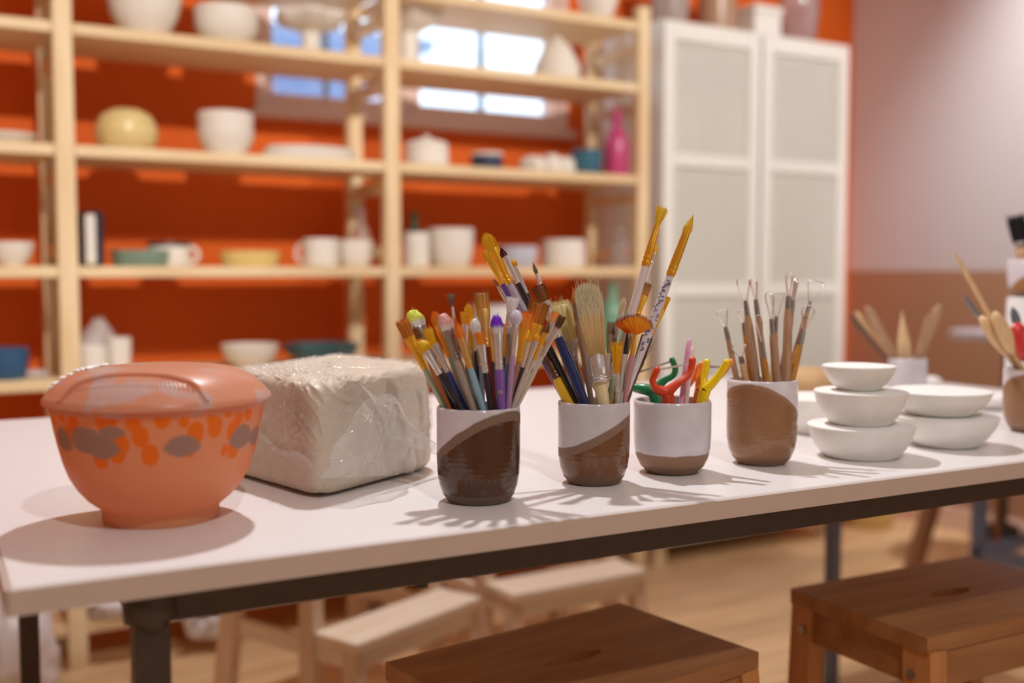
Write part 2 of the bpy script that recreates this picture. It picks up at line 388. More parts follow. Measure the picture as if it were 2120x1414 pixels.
for x, y in ((I0, J0), (I1, J0), (I0 - .026, J1), (I1, J1)):
    lg = MB().box((x, y, (TZ - TT - .002) / 2), (.028, .028, TZ - TT - .002), bev=.002).build('leg', M_STEEL if y < .5 or x < .5 else M_STEEL_DAYLIT, tab, smooth=False)  # back right leg gets the steel with daylight painted in
    w = MB().lathe([(0, .016), (.02, .014), (.024, .004), (.023, -.010), (.019, -.016), (0, -.018)], (x, y, zr), 14, wob=lambda a, j, z: 1 + .12 * math.sin(3 * a + z * 400))
    w.build('weld_bead', M_STEEL, lg)
MB().tube([(.345, J0 - .004, zr - .014), (.345, J0 - .004, zr - .019)], .006, 10).build('screw', M_STEEL, tab)

# ------------------------------------------------------------------ step stools
def make_stool(label, loc, rz, group, pale=False):
    """step stool: local x along its width, the low step on the local -y side"""
    mx_, mz_ = (M_STOOLP, M_STOOLPZ) if pale else (M_STOOL, M_STOOLZ)
    t = thing('step_stool', label, 'stool', loc, rz, group, local=True)
    W2 = .192
    top = MB(); hw, hd = W2, .125
    # top plate with an oval grip hole
    n = 32; zt, zb = .5, .478
    outer = []; inner = []
    for i in range(n):
        a = 2 * math.pi * i / n; c, s_ = math.cos(a), math.sin(a)
        q = max(abs(c) / hw, abs(s_) / hd)
        outer.append((c / q, s_ / q)); inner.append((.042 * c, .014 * s_))
    corners = [min(range(n), key=lambda i: (outer[i][0] - cx) ** 2 + (outer[i][1] - cy) ** 2) for cx, cy in ((hw, hd), (-hw, hd), (-hw, -hd), (hw, -hd))]
    for i, cc in zip(corners, ((hw, hd), (-hw, hd), (-hw, -hd), (hw, -hd))): outer[i] = cc
    vs = [(x, y, zt) for x, y in outer] + [(x, y, zt) for x, y in inner] + [(x, y, zb) for x, y in outer] + [(x, y, zb) for x, y in inner]
    fs = []
    for i in range(n):
        j = (i + 1) % n
        fs += [(i, j, n + j, n + i), (2 * n + j, 2 * n + i, 3 * n + i, 3 * n + j), (j, i, 2 * n + i, 2 * n + j), (n + i, n + j, 3 * n + j, 3 * n + i)]
    top.add(vs, fs); top.build('top_board', mx_, t, smooth=False)
    MB().box((0, -.19, .239), (.384, .12, .022), bev=.003).build('step_board', mx_, t, smooth=False)
    for s in (-1, 1):
        MB().beam((s * (W2 - .018), .105, .478), (s * (W2 + .012), .15, 0), .03, .045).build('leg', mz_, t, smooth=False)
        MB().beam((s * (W2 - .018), -.105, .478), (s * (W2 - .004), -.115, 0), .03, .04).build('leg', mz_, t, smooth=False)
        MB().beam((s * (W2 - .018), -.226, .228), (s * (W2 - .008), -.245, 0), .03, .036).build('leg', mz_, t, smooth=False)
        sr = MB().beam((s * (W2 - .018), .10, .452), (s * (W2 - .018), -.10, .452), .018, .05, (1, 0, 0)).build('side_rail', mx_, t, smooth=False)
        for yy_ in (.10, -.10):
            MB().tube([(s * (W2 - .001), yy_, .445), (s * (W2 + .002), yy_, .445)], .006, 10).build('screw', M_DKSILVER, sr)
        MB().beam((s * (W2 - .012), .125, .21), (s * (W2 - .012), -.235, .21), .018, .034, (1, 0, 0)).build('side_rail', mx_, t, smooth=False)
    MB().box((0, -.115, .452), (.335, .016, .048)).build('apron', mx_, t, smooth=False)
    MB().box((0, .115, .452), (.335, .016, .048)).build('apron', mx_, t, smooth=False)
    MB().box((0, -.238, .21), (.34, .014, .034)).build('apron', mx_, t, smooth=False)
    return t
G_ST = 'wooden step stools around the table'
make_stool('dark brown wooden step stool at the bottom centre, in front of the table', (.722, 1.080, 0), math.radians(187), G_ST)
make_stool('brown wooden step stool with screwed side, at the bottom right under the table edge', (1.345, 1.025, 0), math.radians(178), G_ST)
make_stool('pale step stool turned at an angle behind the table, left of the other pale one', (.863, 2.229, 0), math.radians(22.5), G_ST, True)
make_stool('pale step stool standing square behind the table, right of the angled one', (1.388, 2.306, 0), math.radians(1.7), G_ST, True)

# ------------------------------------------------------------------ pottery on the shelves and on top
def vprof(kind, R, H, t=.005):
    if kind == 'bowl': out = [(.5, 0), (.52, .03), (.74, .25), (.9, .55), (.97, .82), (1, 1)]
    elif kind == 'deepbowl': out = [(.55, 0), (.58, .04), (.85, .22), (.97, .5), (1, .8), (.97, 1)]
    elif kind == 'cup': out = [(.72, 0), (.80, .05), (.92, .3), (.98, .65), (1, 1)]
    elif kind == 'cyl': out = [(.9, 0), (.97, .03), (1, .1), (1, .5), (.98, 1)]
    elif kind == 'plate': out = [(.6, 0), (.65, .15), (.9, .5), (1, 1)]
    elif kind == 'dish': out = [(.86, 0), (.9, .1), (.95, .5), (1, 1)]
    o = [(r * R, z * H) for r, z in out]
    rr = lambda z: np.interp(z, [p[1] for p in o], [p[0] for p in o])
    zb = min(t * 1.4, H * .4)
    ins = [(max(.001, rr(z) - t), z) for z in np.linspace(H - t * .3, zb, 6)]
    return [(0, .0), (o[0][0] * .9, 0)] + o + [(R * out[-1][0] - t * .4, H + t * .25)] + ins + [(0, zb)]
SOLID = {
    'box': None,
    'dome': [(0, 0), (.72, 0), (.86, .06), (1, .35), (.97, .58), (.8, .82), (.45, .96), (0, 1)],
    'lidpot': [(0, 0), (.86, 0), (.98, .06), (1, .3), (.97, .62), (1.0, .63), (1.0, .67), (.86, .78), (.4, .87), (.16, .9), (.15, .93), (.2, .97), (.12, 1), (0, 1)],
    'cone': [(0, 0), (.9, 0), (1, .05), (1, .3), (.85, .48), (.55, .74), (.25, .88), (.14, .93), (.16, .97), (0, 1)],
    'bottle': [(0, 0), (.9, 0), (1, .04), (1, .55), (.85, .66), (.42, .76), (.36, .82), (.36, .94), (.44, .945), (.44, 1), (0, 1)],
    'stackbowl': [(0, 0), (.62, 0), (.66, .06), (.9, .3), (.98, .52), (1, .6), (.94, .62), (.97, .72), (.98, .97), (.92, 1), (.85, .93), (.2, .8), (0, .8)],
    'spray': [(0, 0), (.9, 0), (1, .05), (1, .45), (.7, .62), (.34, .7), (.3, .76), (.5, .78), (.5, .86), (.2, .88), (.2, 1), (0, 1)],
}
def placed(px, Y, z, wpx, ytop):
    p = at_y(px, 500, Y); p.z = z; k = depth(p); R = wpx / 2 * k / F
    # height from the picture row of the top
    d = ray(px, ytop); H = (CAM + d * (Y / d.y)).z - z
    return p, R, H
def pot(name, label, cat, px, Y, lv, wpx, ytop, kind, m, group=None, handle=None, rim=None, wob=None):
    z = LV[lv] if isinstance(lv, str) else lv
    p, R, H = placed(px, Y, z, wpx, ytop); H = max(H, .008)
    prof = vprof(kind, R, H) if kind not in SOLID else [(r * R, q * H) for r, q in SOLID[kind]]
    if not handle and not rim:
        o = MB().lathe(prof, p, 36, wob).build(name, m, org=p); return tag(o, label, cat, group)
    t = thing(name, label, cat, p, 0, group)
    MB().lathe(prof, p, 36, wob).build('body', m, t)
    if handle:
        s = RT * handle; c = p + s * R * .95 + UP * H * .5
        pts = [c + s * (math.sin(a) * R * .45) + UP * (math.cos(a) * H * .34) for a in np.linspace(0, math.pi, 12)]
        MB().tube(pts, R * .1, 8).build('handle', m, t)
    if rim:
        MB().lathe([(R * 1.005, H * .86), (R * 1.012, H * 1.0), (R * .99, H * 1.03), (R * .93, H * 1.03), (R * .93, H * .9)], p, 36).build('rim', rim, t)
    return t
W_ = M_BISQUE; GR = 'pottery on the pine shelves'
Y1, Y2 = 2.86, 2.93
pot('bowl', 'wide white bisque bowl on the upper shelf, the larger of the two side by side', 'bowl', 309, Y1, 'B', 150, -8, 'bowl', W_, GR)
pot('bowl', 'smaller white bisque bowl on the upper shelf, left of the window', 'bowl', 476, Y1, 'B', 130, 20, 'deepbowl', W_, GR)
wavy = lambda a, j, z: 1 + (.10 * math.sin(6 * a) if j >= 6 else 0)
def goblet(px, wpx, ytop, label, Y=Y1):
    p, R, H = placed(px, Y, LV['B'], wpx, ytop)
    prof = [(0, 0), (R * .42, 0), (R * .4, H * .08), (R * .26, H * .2), (R * .26, H * .55), (R * .45, H * .62), (R * .85, H * .74), (R, H * .92), (R * .97, H), (R * .8, H * .9), (R * .3, H * .8), (0, H * .78)]
    tag(MB().lathe(prof, p, 48, lambda a, j, z: 1 + (.09 * math.sin(6 * a) if j >= 6 else 0)).build('footed_dish', W_, org=p), label, 'dish', GR)
goblet(648, 145, 30, 'white footed dish with scalloped rim in front of the left window half')
goblet(848, 150, 8, 'white footed dish with scalloped rim just right of the middle shelf post', 2.915)
pot('lidded_jar', 'white cone-shaped lidded jar at the right end of the upper shelf', 'jar', 1152, Y1, 'B', 96, 72, 'cone', W_, GR)
m_speck = mat('speckled_yellow_glaze', (234, 198, 136), .35, var=.4, scale=90)
pot('lidded_bowl', 'round speckled yellow bowl like a beehive on the middle-height shelf', 'bowl', 267, Y1, 'C', 126, 224, 'dome', m_speck, GR)
pot('bowl_stack', 'two white bowls nested one on the other on the middle-height shelf', 'bowl', 471, Y1, 'C', 116, 234, 'stackbowl', W_, GR)
for i in range(3):
    p, R, H = placed(640 + i * 3, Y1, LV['C'] + .012 * i, 205 - i * 8, 300)
    o = MB().lathe([(0, 0), (R * .95, 0), (R, .004), (R, .009), (R * .97, .0115), (0, .0115)], p, 40, sy=.62).build('clay_slab', W_, org=p)
    tag(o, ['bottom', 'middle', 'top'][i] + ' white slab of the flat stack beside the middle shelf post', 'slab', 'flat white slabs')
pot('lidded_pot', 'white lidded pot just right of the middle post under the window', 'pot', 884, Y1, 'C', 92, 280, 'lidpot', W_, GR)
pot('bowl', 'dark blue bowl with white top on the shelf under the window', 'bowl', 1008, Y1, 'C', 66, 318, 'cyl', mat('dark_blue_glaze', (52, 56, 84), .35), GR, rim=W_)
for i, (px, w, yt) in enumerate(((1106, 56, 322), (1142, 46, 318), (1172, 36, 324))):
    p, R, H = placed(px, Y1 + .01 * i, LV['C'], w, yt)
    o = MB().lathe([(r * R, q * H) for r, q in SOLID['dome']], p, 24, lambda a, j, z: 1 + .12 * math.sin(3 * a + 2 * i)).build('clay_piece', W_, org=p)
    tag(o, ['leftmost and widest', 'middle', 'smallest, rightmost'][i] + ' of three small white clay lumps under the window', 'clay', 'small clay lumps')
pot('cup', 'teal blue cup at the right end of the shelf under the window', 'cup', 1213, Y1, 'C', 66, 312, 'cup', mat('teal_glaze', (58, 106, 128), .3), GR)
pot('spray_bottle', 'pink plastic spray bottle behind the right shelf post', 'bottle', 1275, 2.83, 'C', 52, 218, 'spray', mat('pink_plastic', (196, 70, 120), .3), GR)
# shelf D
def book():
    p, R, H = placed(186, Y1, LV['D'], 46, 438)
    t = thing('vase', 'dark flat vase with a white stripe beside the left shelf post', 'vase', p, 0, GR)
    MB().box(p + UP * H / 2, (.030, .11, H), .25, .008).build('body', mat('dark_navy', (44, 44, 60), .4), t, smooth=False)
    MB().box(p + UP * H * .48 + Vector((-.008, -.062, 0)), (.026, .012, H * .9), .25, .005).build('stripe', W_, t, smooth=False)
book()
pot('dish', 'low grey-green dish in front of the white mug', 'dish', 290, Y1 - .02, 'D', 118, 519, 'dish', mat('sage_glaze', (128, 150, 132), .35), GR)
pot('mug', 'white mug with a dark rim and round handle behind the green dish', 'mug', 350, Y2, 'D', 86, 503, 'cyl', W_, GR, handle=1, rim=mat('dark_rim', (60, 52, 50), .4))
pot('dish', 'low yellow dish standing alone on the eye-level shelf', 'dish', 517, Y1, 'D', 124, 521, 'dish', mat('yellow_glaze', (232, 204, 128), .35), GR)
pot('mug', 'white mug with its handle to the left, near the middle post', 'mug', 664, Y1, 'D', 74, 495, 'cyl', W_, GR, handle=-1)
pot('cup', 'white cup right beside the mug with the left-hand handle', 'cup', 735, Y1 + .02, 'D', 76, 498, 'cup', W_, GR)
m_glass, nt, b = nodes_of('clear_glass'); b.inputs['Transmission Weight'].default_value = .85; b.inputs['Roughness'].default_value = .05; b.inputs['Base Color'].default_value = (.85, .86, .9, 1)
pot('glass_bottle', 'clear glass bottle behind the middle shelf post', 'bottle', 748, 2.90, 'D', 40, 432, 'bottle', m_glass, GR)
pot('bottle', 'dark green bottle standing behind the small white cup', 'bottle', 857, Y2 + .05, 'D', 40, 440, 'bottle', M_GREENGL, GR)
pot('cup', 'small white cup just right of the middle post, before the green bottle', 'cup', 862, Y1 - .02, 'D', 54, 482, 'cyl', W_, GR)
pot('cup', 'large flared white cup on the eye-level shelf', 'cup', 932, Y1, 'D', 98, 474, 'cup', W_, GR)
pot('bowl', 'white bowl with a bluish tint right of the large flared cup', 'bowl', 1072, Y1, 'D', 84, 511, 'cup', mat('bluish_white', (196, 196, 210), .4), GR)
pot('cup', 'wide white cup at the right end of the eye-level shelf', 'cup', 1166, Y1, 'D', 92, 497, 'cyl', W_, GR)
pot('glass_bottle', 'clear glass bottle behind the right post on the eye-level shelf', 'bottle', 1284, 2.815, 'D', 40, 470, 'bottle', m_glass, GR)
# shelf E
m_bag, nt, b = nodes_of('clear_plastic_film'); b.inputs['Base Color'].default_value = (.9, .86, .84, 1); b.inputs['Alpha'].default_value = .5; b.inputs['Roughness'].default_value = .2
M_BAG = m_bag
def bag(px, py_base_z, Y, wpx, ytop, label, sx=1.0, seed=0):
    z = py_base_z; p, R, H = placed(px, Y, z, wpx, ytop)
    mb = MB(); nu, nv = 40, 24; vs = []; rows = []
    for j in range(nv + 1):
        for i in range(nu):
            a = 2 * math.pi * i / nu; u = j / nv
            r = R * (.75 + .25 * math.sin(math.pi * min(1, u * 1.2))) * (1 - .8 * u ** 3)
            d = Vector((math.cos(a), math.sin(a), u * 2 + seed))
            k = 1 + .28 * noise.noise(d * 2.3) + .16 * abs(noise.noise(d * 6.1)); zz = z + .003 + H * u * (1 + .12 * noise.noise(d * 3) * u)
            vs.append(Vector((p.x + r * k * math.cos(a) * sx, p.y + min(r, .13) * k * math.sin(a), zz)))
    fs = [(j * nu + i, j * nu + (i + 1) % nu, (j + 1) * nu + (i + 1) % nu, (j + 1) * nu + i) for j in range(nv) for i in range(nu)]
    fs.append(tuple(range(nu))[::-1]); fs.append(tuple(nv * nu + i for i in range(nu)))
    mb.add(vs, fs)
    return tag(mb.build('plastic_bag', M_BAG, org=p, angle=180), label, 'bag', 'plastic bags on the shelves')
pot('ribbed_cup', 'ribbed white cup on the lower shelf right beside the left post', 'cup', 186, Y1 - .04, 'E', 56, 716, 'cyl', W_, GR, wob=lambda a, j, z: 1 + .03 * math.sin(24 * a))
pot('cup', 'small white cup beside the ribbed cup on the lower shelf', 'cup', 240, Y1, 'E', 52, 700, 'cup', W_, GR)
bag(200, LV['E'], 2.95, 90, 664, 'crumpled clear plastic bag on the lower shelf behind the ribbed cup', seed=1)
pot('bowl', 'white bowl on the lower shelf between clay block and mixing bowl', 'bowl', 514, Y1, 'E', 118, 713, 'bowl', W_, GR)
pot('wavy_dish', 'wavy blue-green dish on the lower shelf just above the clay block', 'dish', 664, Y1, 'E', 148, 712, 'bowl', mat('blue_green_glaze', (70, 104, 112), .3), GR, wob=lambda a, j, z: 1 + .08 * math.sin(7 * a) * (z > .02))
pot('bowl', 'large white bowl seen behind the brush heads of the leftmost cup', 'bowl', 1036, Y1, 'E', 130, 632, 'deepbowl', M_GLAZEW, GR)
pot('green_jar', 'pale green glass jar behind the right shelf post', 'jar', 1268, 2.825, 'E', 52, 584, 'bottle', mat('pale_green_glass', (124, 168, 142), .15), GR)
# left bay
pot('bowl', 'white bowl at the far left of the eye-level shelf', 'bowl', 24, Y1, 'D', 88, 502, 'bowl', W_, GR)
pot('plate', 'flat white plate at the far left of the middle-height shelf', 'plate', 20, Y1, 'C', 120, 278, 'plate', W_, GR)
pot('pot', 'square-looking blue pot at the far left of the lower shelf', 'pot', 8, Y1 - .04, 'E', 84, 722, 'cup', mat('blue_glaze', (52, 92, 128), .35), GR)
bag(66, LV['E'], 2.84, 60, 768, 'small crumpled white bag beside the blue pot', seed=5)
pot('bowl', 'white bowl cut off at the top left on the upper shelf', 'bowl', -40, Y1, 'B', 90, 8, 'bowl', W_, GR)
# top shelf and cupboard top
pot('bowl', 'white bowl on the topmost shelf at the right', 'bowl', 1236, Y1, 'A', 90, -40, 'bowl', W_, GR)
pot('jug', 'grey rounded jug on top of the cupboard, leftmost', 'jug', 1382, 2.93, CZ1, 84, -60, 'cup', mat('grey_glaze', (168, 150, 140), .35), GR)
pot('pot', 'brown-grey ceramic pot on top of the cupboard beside the jug', 'pot', 1478, 2.93, CZ1, 80, -40, 'cyl', mat('brown_grey_glaze', (178, 140, 112), .3), GR, rim=M_GLAZEW)
p, R, H = placed(1560, 2.93, CZ1, 84, 18)
tb = thing('white_box', 'white lidded box on top of the cupboard', 'box', p, 0)
MB().box(p + UP * H * .4, (.125, .12, H * .8), 0, .004).build('body', M_WHITE, tb, smooth=False); MB().box(p + UP * H * .9, (.135, .13, H * .2), 0, .004).build('lid', M_WHITE, tb, smooth=False)
pot('glass_vase', 'round clear glass vase on top of the cupboard, rightmost', 'vase', 1645, 2.93, CZ1, 84, -20, 'deepbowl', m_glass, GR)
# bags along the bottom shelf, bucket on the floor
m_wbag = mat('white_plastic_bag', (232, 222, 222), .3, var=.05); M_BAG = m_wbag
bag(14, 0.0, 2.64, 150, 1190, 'big white plastic bag slumped on the floor at the bottom left below the table', seed=10)
bag(232, LV['F'], 2.82, 150, 1195, 'crumpled white bag on the bottom shelf between the table legs', seed=11)
bag(420, LV['F'], 2.83, 170, 1200, 'crumpled white bag on the bottom shelf right of the thick table leg', seed=12)
p = at_z(450, 1325, 0); p.y = 2.69; p.x = at_y(432, 1290, 2.70).x
knot = MB()
for i in range(3):
    pts = [Vector((p.x + .045 * math.cos(a) * (1 - .2 * i) + .015 * i, 2.722 + .012 * math.sin(2 * a + i), .095 + .045 * math.sin(a) + .012 * i)) for a in np.linspace(0, 2 * math.pi, 20)]
    knot.tube(pts, [.017 + .005 * math.sin(5 * t) for t in np.linspace(0, 6.3, 20)], 7)
tag(knot.build('plastic_bag_knot', M_BAG, org=(p.x, 2.725, .1), angle=180), 'twisted clear plastic bag handle hanging over the bottom shelf edge', 'bag')
pb = at_z(1800, 1088, 0)
t = thing('bucket', 'pale yellow plastic bucket on the floor by the right wall', 'bucket', pb)
MB().lathe(vprof('cup', .105, .24, .004), pb, 32).build('body', mat('yellow_plastic', (222, 190, 120), .4), t)
MB().lathe([(.104, .225), (.112, .228), (.112, .24), (.104, .243)], pb, 32).build('rim', mat('yellow_plastic', (222, 190, 120), .4), t)

# ------------------------------------------------------------------ potter's wheel at the right
wp = at_k(2088, 694, 3.45); wz = wp.z
t = thing('potters_wheel', 'grey steel potter\'s wheel with round head beyond the table at the right', 'wheel', (wp.x, wp.y, 0))
MB().lathe([(0, -.013), (.16, -.013), (.176, -.011), (.178, 0), (.176, .012), (.17, .014), (0, .013)], wp, 40).build('wheel_head', mat('wheel_grey', (206, 200, 206), .4, .2), t)
MB().tube([(wp.x, wp.y, .14), (wp.x, wp.y, wz - .01)], .014, 12).build('shaft', M_STEEL, t)
x0 = 2.90; y0 = x0 * .7283; x1, y1_ = 3.34, 1.66
for x, y in ((x0, y0), (x1, y0 + .02), (x0, y1_), (x1, y1_)):
    MB().box((x, y, .30), (.036, .036, .60), 0, .002).build('leg', M_STEEL_DAYLIT, t, smooth=False)  # wheel frame too has the daylight tint in its colour
for a, b_ in (((x0, y0), (x1, y0 + .02)), ((x0, y0), (x0, y1_)), ((x1, y0 + .02), (x1, y1_)), ((x0, y1_), (x1, y1_))):
    for z in (.11, .58): MB().beam((*a, z), (*b_, z), .036, .036, (0, 0, 1)).build('frame_rail', M_STEEL_DAYLIT, t, smooth=False)
MB().lathe([(0, 0), (.05, 0), (.05, .06), (.03, .07), (0, .07)], (wp.x, wp.y, .09), 20).build('bearing', M_STEEL, t)
la = at_z(1888, 1185, 0); lb_ = at_y(1936, 1020, la.y); lt = la + (lb_ - la) * 1.7
MB().beam(la, lt, .05, .035, (1, 0, 0)).build('splayed_leg', mat('dark_oiled_wood', (138, 88, 54), .5), t, smooth=False)
MB().beam(lt, (x0, y0, lt.z), .03, .03, (0, 0, 1)).build('strut', M_STEEL, t, smooth=False)
rp = Vector((2.98, 2.98 * .7075, 0))
MB().tube([(rp.x, rp.y, .0), (rp.x, rp.y, .58)], .010, 10).build('rod', mat('dark_oiled_wood', (138, 88, 54), .5), t)
# pale blue-grey house wall outside the window
nb = thing('neighbouring_house', 'pale blue-grey house front seen blurred through the window', 'building', (1.0, 7.0, 0))
MB().box((1.0, 7.2, 1.2), (4.2, .4, 2.4)).build('wall', mat('pale_blue_render', (224, 232, 244), .8), nb, smooth=False)
MB().box((1.0, 6.95, 2.43), (4.4, 1.0, .07)).build('eave', mat('slate_blue', (130, 152, 186), .7), nb, smooth=False)
for x in (1.4, 2.6): MB().box((x, 6.98, 2.12), (.6, .06, .42)).build('house_window', mat('house_pane', (126, 152, 192), .2), nb, smooth=False)

# ------------------------------------------------------------------ mixing bowl with lid
def bowl_material():
    m, nt, b = nodes_of('translucent_orange_plastic')
    tc = nt.nodes.new('ShaderNodeTexCoord'); sp = nt.nodes.new('ShaderNodeSeparateXYZ'); nt.links.new(tc.outputs['Object'], sp.inputs[0])
    n1 = nt.nodes.new('ShaderNodeTexVoronoi'); n1.inputs['Scale'].default_value = 30; n1.inputs['Randomness'].default_value = 1
    n2 = nt.nodes.new('ShaderNodeTexVoronoi'); n2.inputs['Scale'].default_value = 52
    nt.links.new(tc.outputs['Object'], n1.inputs['Vector'])
    mp = nt.nodes.new('ShaderNodeMapping'); mp.inputs['Location'].default_value = (3, 5, 1); mp.inputs['Scale'].default_value = (1, 1, .7)
    nt.links.new(tc.outputs['Object'], mp.inputs['Vector']); nt.links.new(mp.outputs['Vector'], n2.inputs['Vector'])
    def mth(op, a, c):
        k = nt.nodes.new('ShaderNodeMath'); k.operation = op
        for i, q in enumerate((a, c)):
            if isinstance(q, (int, float)): k.inputs[i].default_value = q
            elif q is not None: nt.links.new(q, k.inputs[i])
        return k.outputs[0]
    def spots(vor, thr, zc, half, k):
        far = mth('MAXIMUM', mth('SUBTRACT', mth('ABSOLUTE', mth('SUBTRACT', sp.outputs['Z'], zc), None), half), 0.0)
        d = mth('ADD', vor.outputs['Distance'], mth('MULTIPLY', far, k))
        l = nt.nodes.new('ShaderNodeMapRange'); l.inputs['From Min'].default_value = thr + .03; l.inputs['From Max'].default_value = thr - .03
        nt.links.new(d, l.inputs['Value']); return l
    grey = spots(n1, .52, .087, .009, 45); oran = spots(n2, .40, .084, .020, 30)
    base = (*lin((250, 200, 152)), 1)
    m1 = nt.nodes.new('ShaderNodeMix'); m1.data_type = 'RGBA'; m1.inputs['A'].default_value = base; m1.inputs['B'].default_value = (*lin((255, 160, 44)), 1); nt.links.new(oran.outputs[0], m1.inputs['Factor'])
    m2 = nt.nodes.new('ShaderNodeMix'); m2.data_type = 'RGBA'; m2.inputs['B'].default_value = (*lin((200, 176, 160)), 1); nt.links.new(m1.outputs['Result'], m2.inputs['A']); nt.links.new(grey.outputs[0], m2.inputs['Factor'])
    nt.links.new(m2.outputs['Result'], b.inputs['Base Color']); b.inputs['Roughness'].default_value = .38
    tl = nt.nodes.new('ShaderNodeBsdfTranslucent'); nt.links.new(m2.outputs['Result'], tl.inputs['Color'])
    mxs = nt.nodes.new('ShaderNodeMixShader'); mxs.inputs[0].default_value = .6
    nt.links.new(b.outputs[0], mxs.inputs[1]); nt.links.new(tl.outputs[0], mxs.inputs[2]); nt.links.new(mxs.outputs[0], nt.nodes['Material Output'].inputs['Surface'])
    return m
def lid_material():
    m, nt, b = nodes_of('translucent_pink_plastic')
    b.inputs['Base Color'].default_value = (*lin((240, 184, 150)), 1); b.inputs['Roughness'].default_value = .32
    tl = nt.nodes.new('ShaderNodeBsdfTranslucent'); tl.inputs['Color'].default_value = (*lin((240, 170, 128)), 1)
    n = nt.nodes.new('ShaderNodeTexNoise'); n.inputs['Scale'].default_value = 28; tc = nt.nodes.new('ShaderNodeTexCoord'); nt.links.new(tc.outputs['Object'], n.inputs['Vector'])
    cr = nt.nodes.new('ShaderNodeValToRGB'); cr.color_ramp.elements[0].position = .54; cr.color_ramp.elements[1].position = .6
    cr.color_ramp.elements[0].color = (*lin((240, 178, 142)), 1); cr.color_ramp.elements[1].color = (*lin((224, 204, 192)), 1)
    nt.links.new(n.outputs['Fac'], cr.inputs['Fac']); nt.links.new(cr.outputs['Color'], b.inputs['Base Color'])
    mxs = nt.nodes.new('ShaderNodeMixShader'); mxs.inputs[0].default_value = .4
    nt.links.new(b.outputs[0], mxs.inputs[1]); nt.links.new(tl.outputs[0], mxs.inputs[2]); nt.links.new(mxs.outputs[0], nt.nodes['Material Output'].inputs['Surface'])
    return m
bp = at_z(335, 1070, TZ)
t = thing('mixing_bowl', 'orange translucent plastic mixing bowl with lid at the left of the table', 'bowl', bp)
M_BOWL = bowl_material(); M_LID = lid_material()
prof = [(0, .006), (.046, .006), (.048, 0), (.053, 0), (.0535, .003), (.0535, .012), (.058, .0155), (.066, .022), (.0745, .032), (.0815, .044), (.0865, .058), (.0905, .074), (.0938, .09), (.0965, .105), (.098, .116),
        (.0962, .116), (.0945, .105), (.0918, .09), (.0885, .074), (.0845, .058), (.0795, .044), (.0725, .032), (.064, .0238), (.055, .0175), (.04, .0145), (0, .0135)]
MB().lathe(prof, bp, 96).build('bowl_body', M_BOWL, t, angle=60)
def lidz(r): return float(np.interp(r, [0, .05, .072, .086, .095, .100, .103], [.146, .1455, .141, .1345, .127, .1205, .1165]))
lp = [(.1035, .1135), (.1035, .117)] + [(r, lidz(r)) for r in (.100, .096, .091, .086, .079, .072, .06, .04, .02)] + [(0, .146)]
lp = [(.0985, .108), (.0985, .1155), (.1015, .1132)] + lp
lid = MB().lathe(lp, bp, 96).build('lid', M_LID, t, angle=70)
cd_ = -FH; sd_ = RT
def lidpt(a, r, dz=0): return bp + cd_ * (r * math.cos(a)) + sd_ * (r * math.sin(a)) + UP * (lidz(r) + dz)
AR = math.radians(40)
arch = []
for s in np.linspace(-1, 1, 33):
    arch.append(lidpt(s * AR + .03, .101 - .034 * math.sqrt(max(0, 1 - s * s)), .0012))
MB().tube(arch, .0022, 8).build('grip_arch', M_LID, lid)
ribs = MB()
for s in np.linspace(-.86, .86, 30):
    r0 = .101 - .034 * math.sqrt(max(0, 1 - s * s))
    ribs.tube([lidpt(s * AR + .03, r0 + (.1012 - r0) * q, .0004) for q in (.06, .3, .55)], .0008, 5)
tag(ribs.build('grip_ribs', M_LID, lid), kind='stuff')
smear = MB()
random.seed(9)
for i in range(44):
    a = random.uniform(-1.95, -1.25); r = random.uniform(.092, .103) if i < 18 else random.uniform(.06, .095)
    c = lidpt(a, min(r, .102), .001)
    smear.lathe([(0, -.0015), (.003, -.001), (.0045, 0), (.003, .0011), (0, .0015)], c, 9, lambda q, j, z: 1 + .3 * math.sin(2 * q + i), sx=random.uniform(.5, 1.2), sy=random.uniform(.5, 1.2))
tag(smear.build('dried_clay_smear', M_PLASTER, lid), kind='stuff')

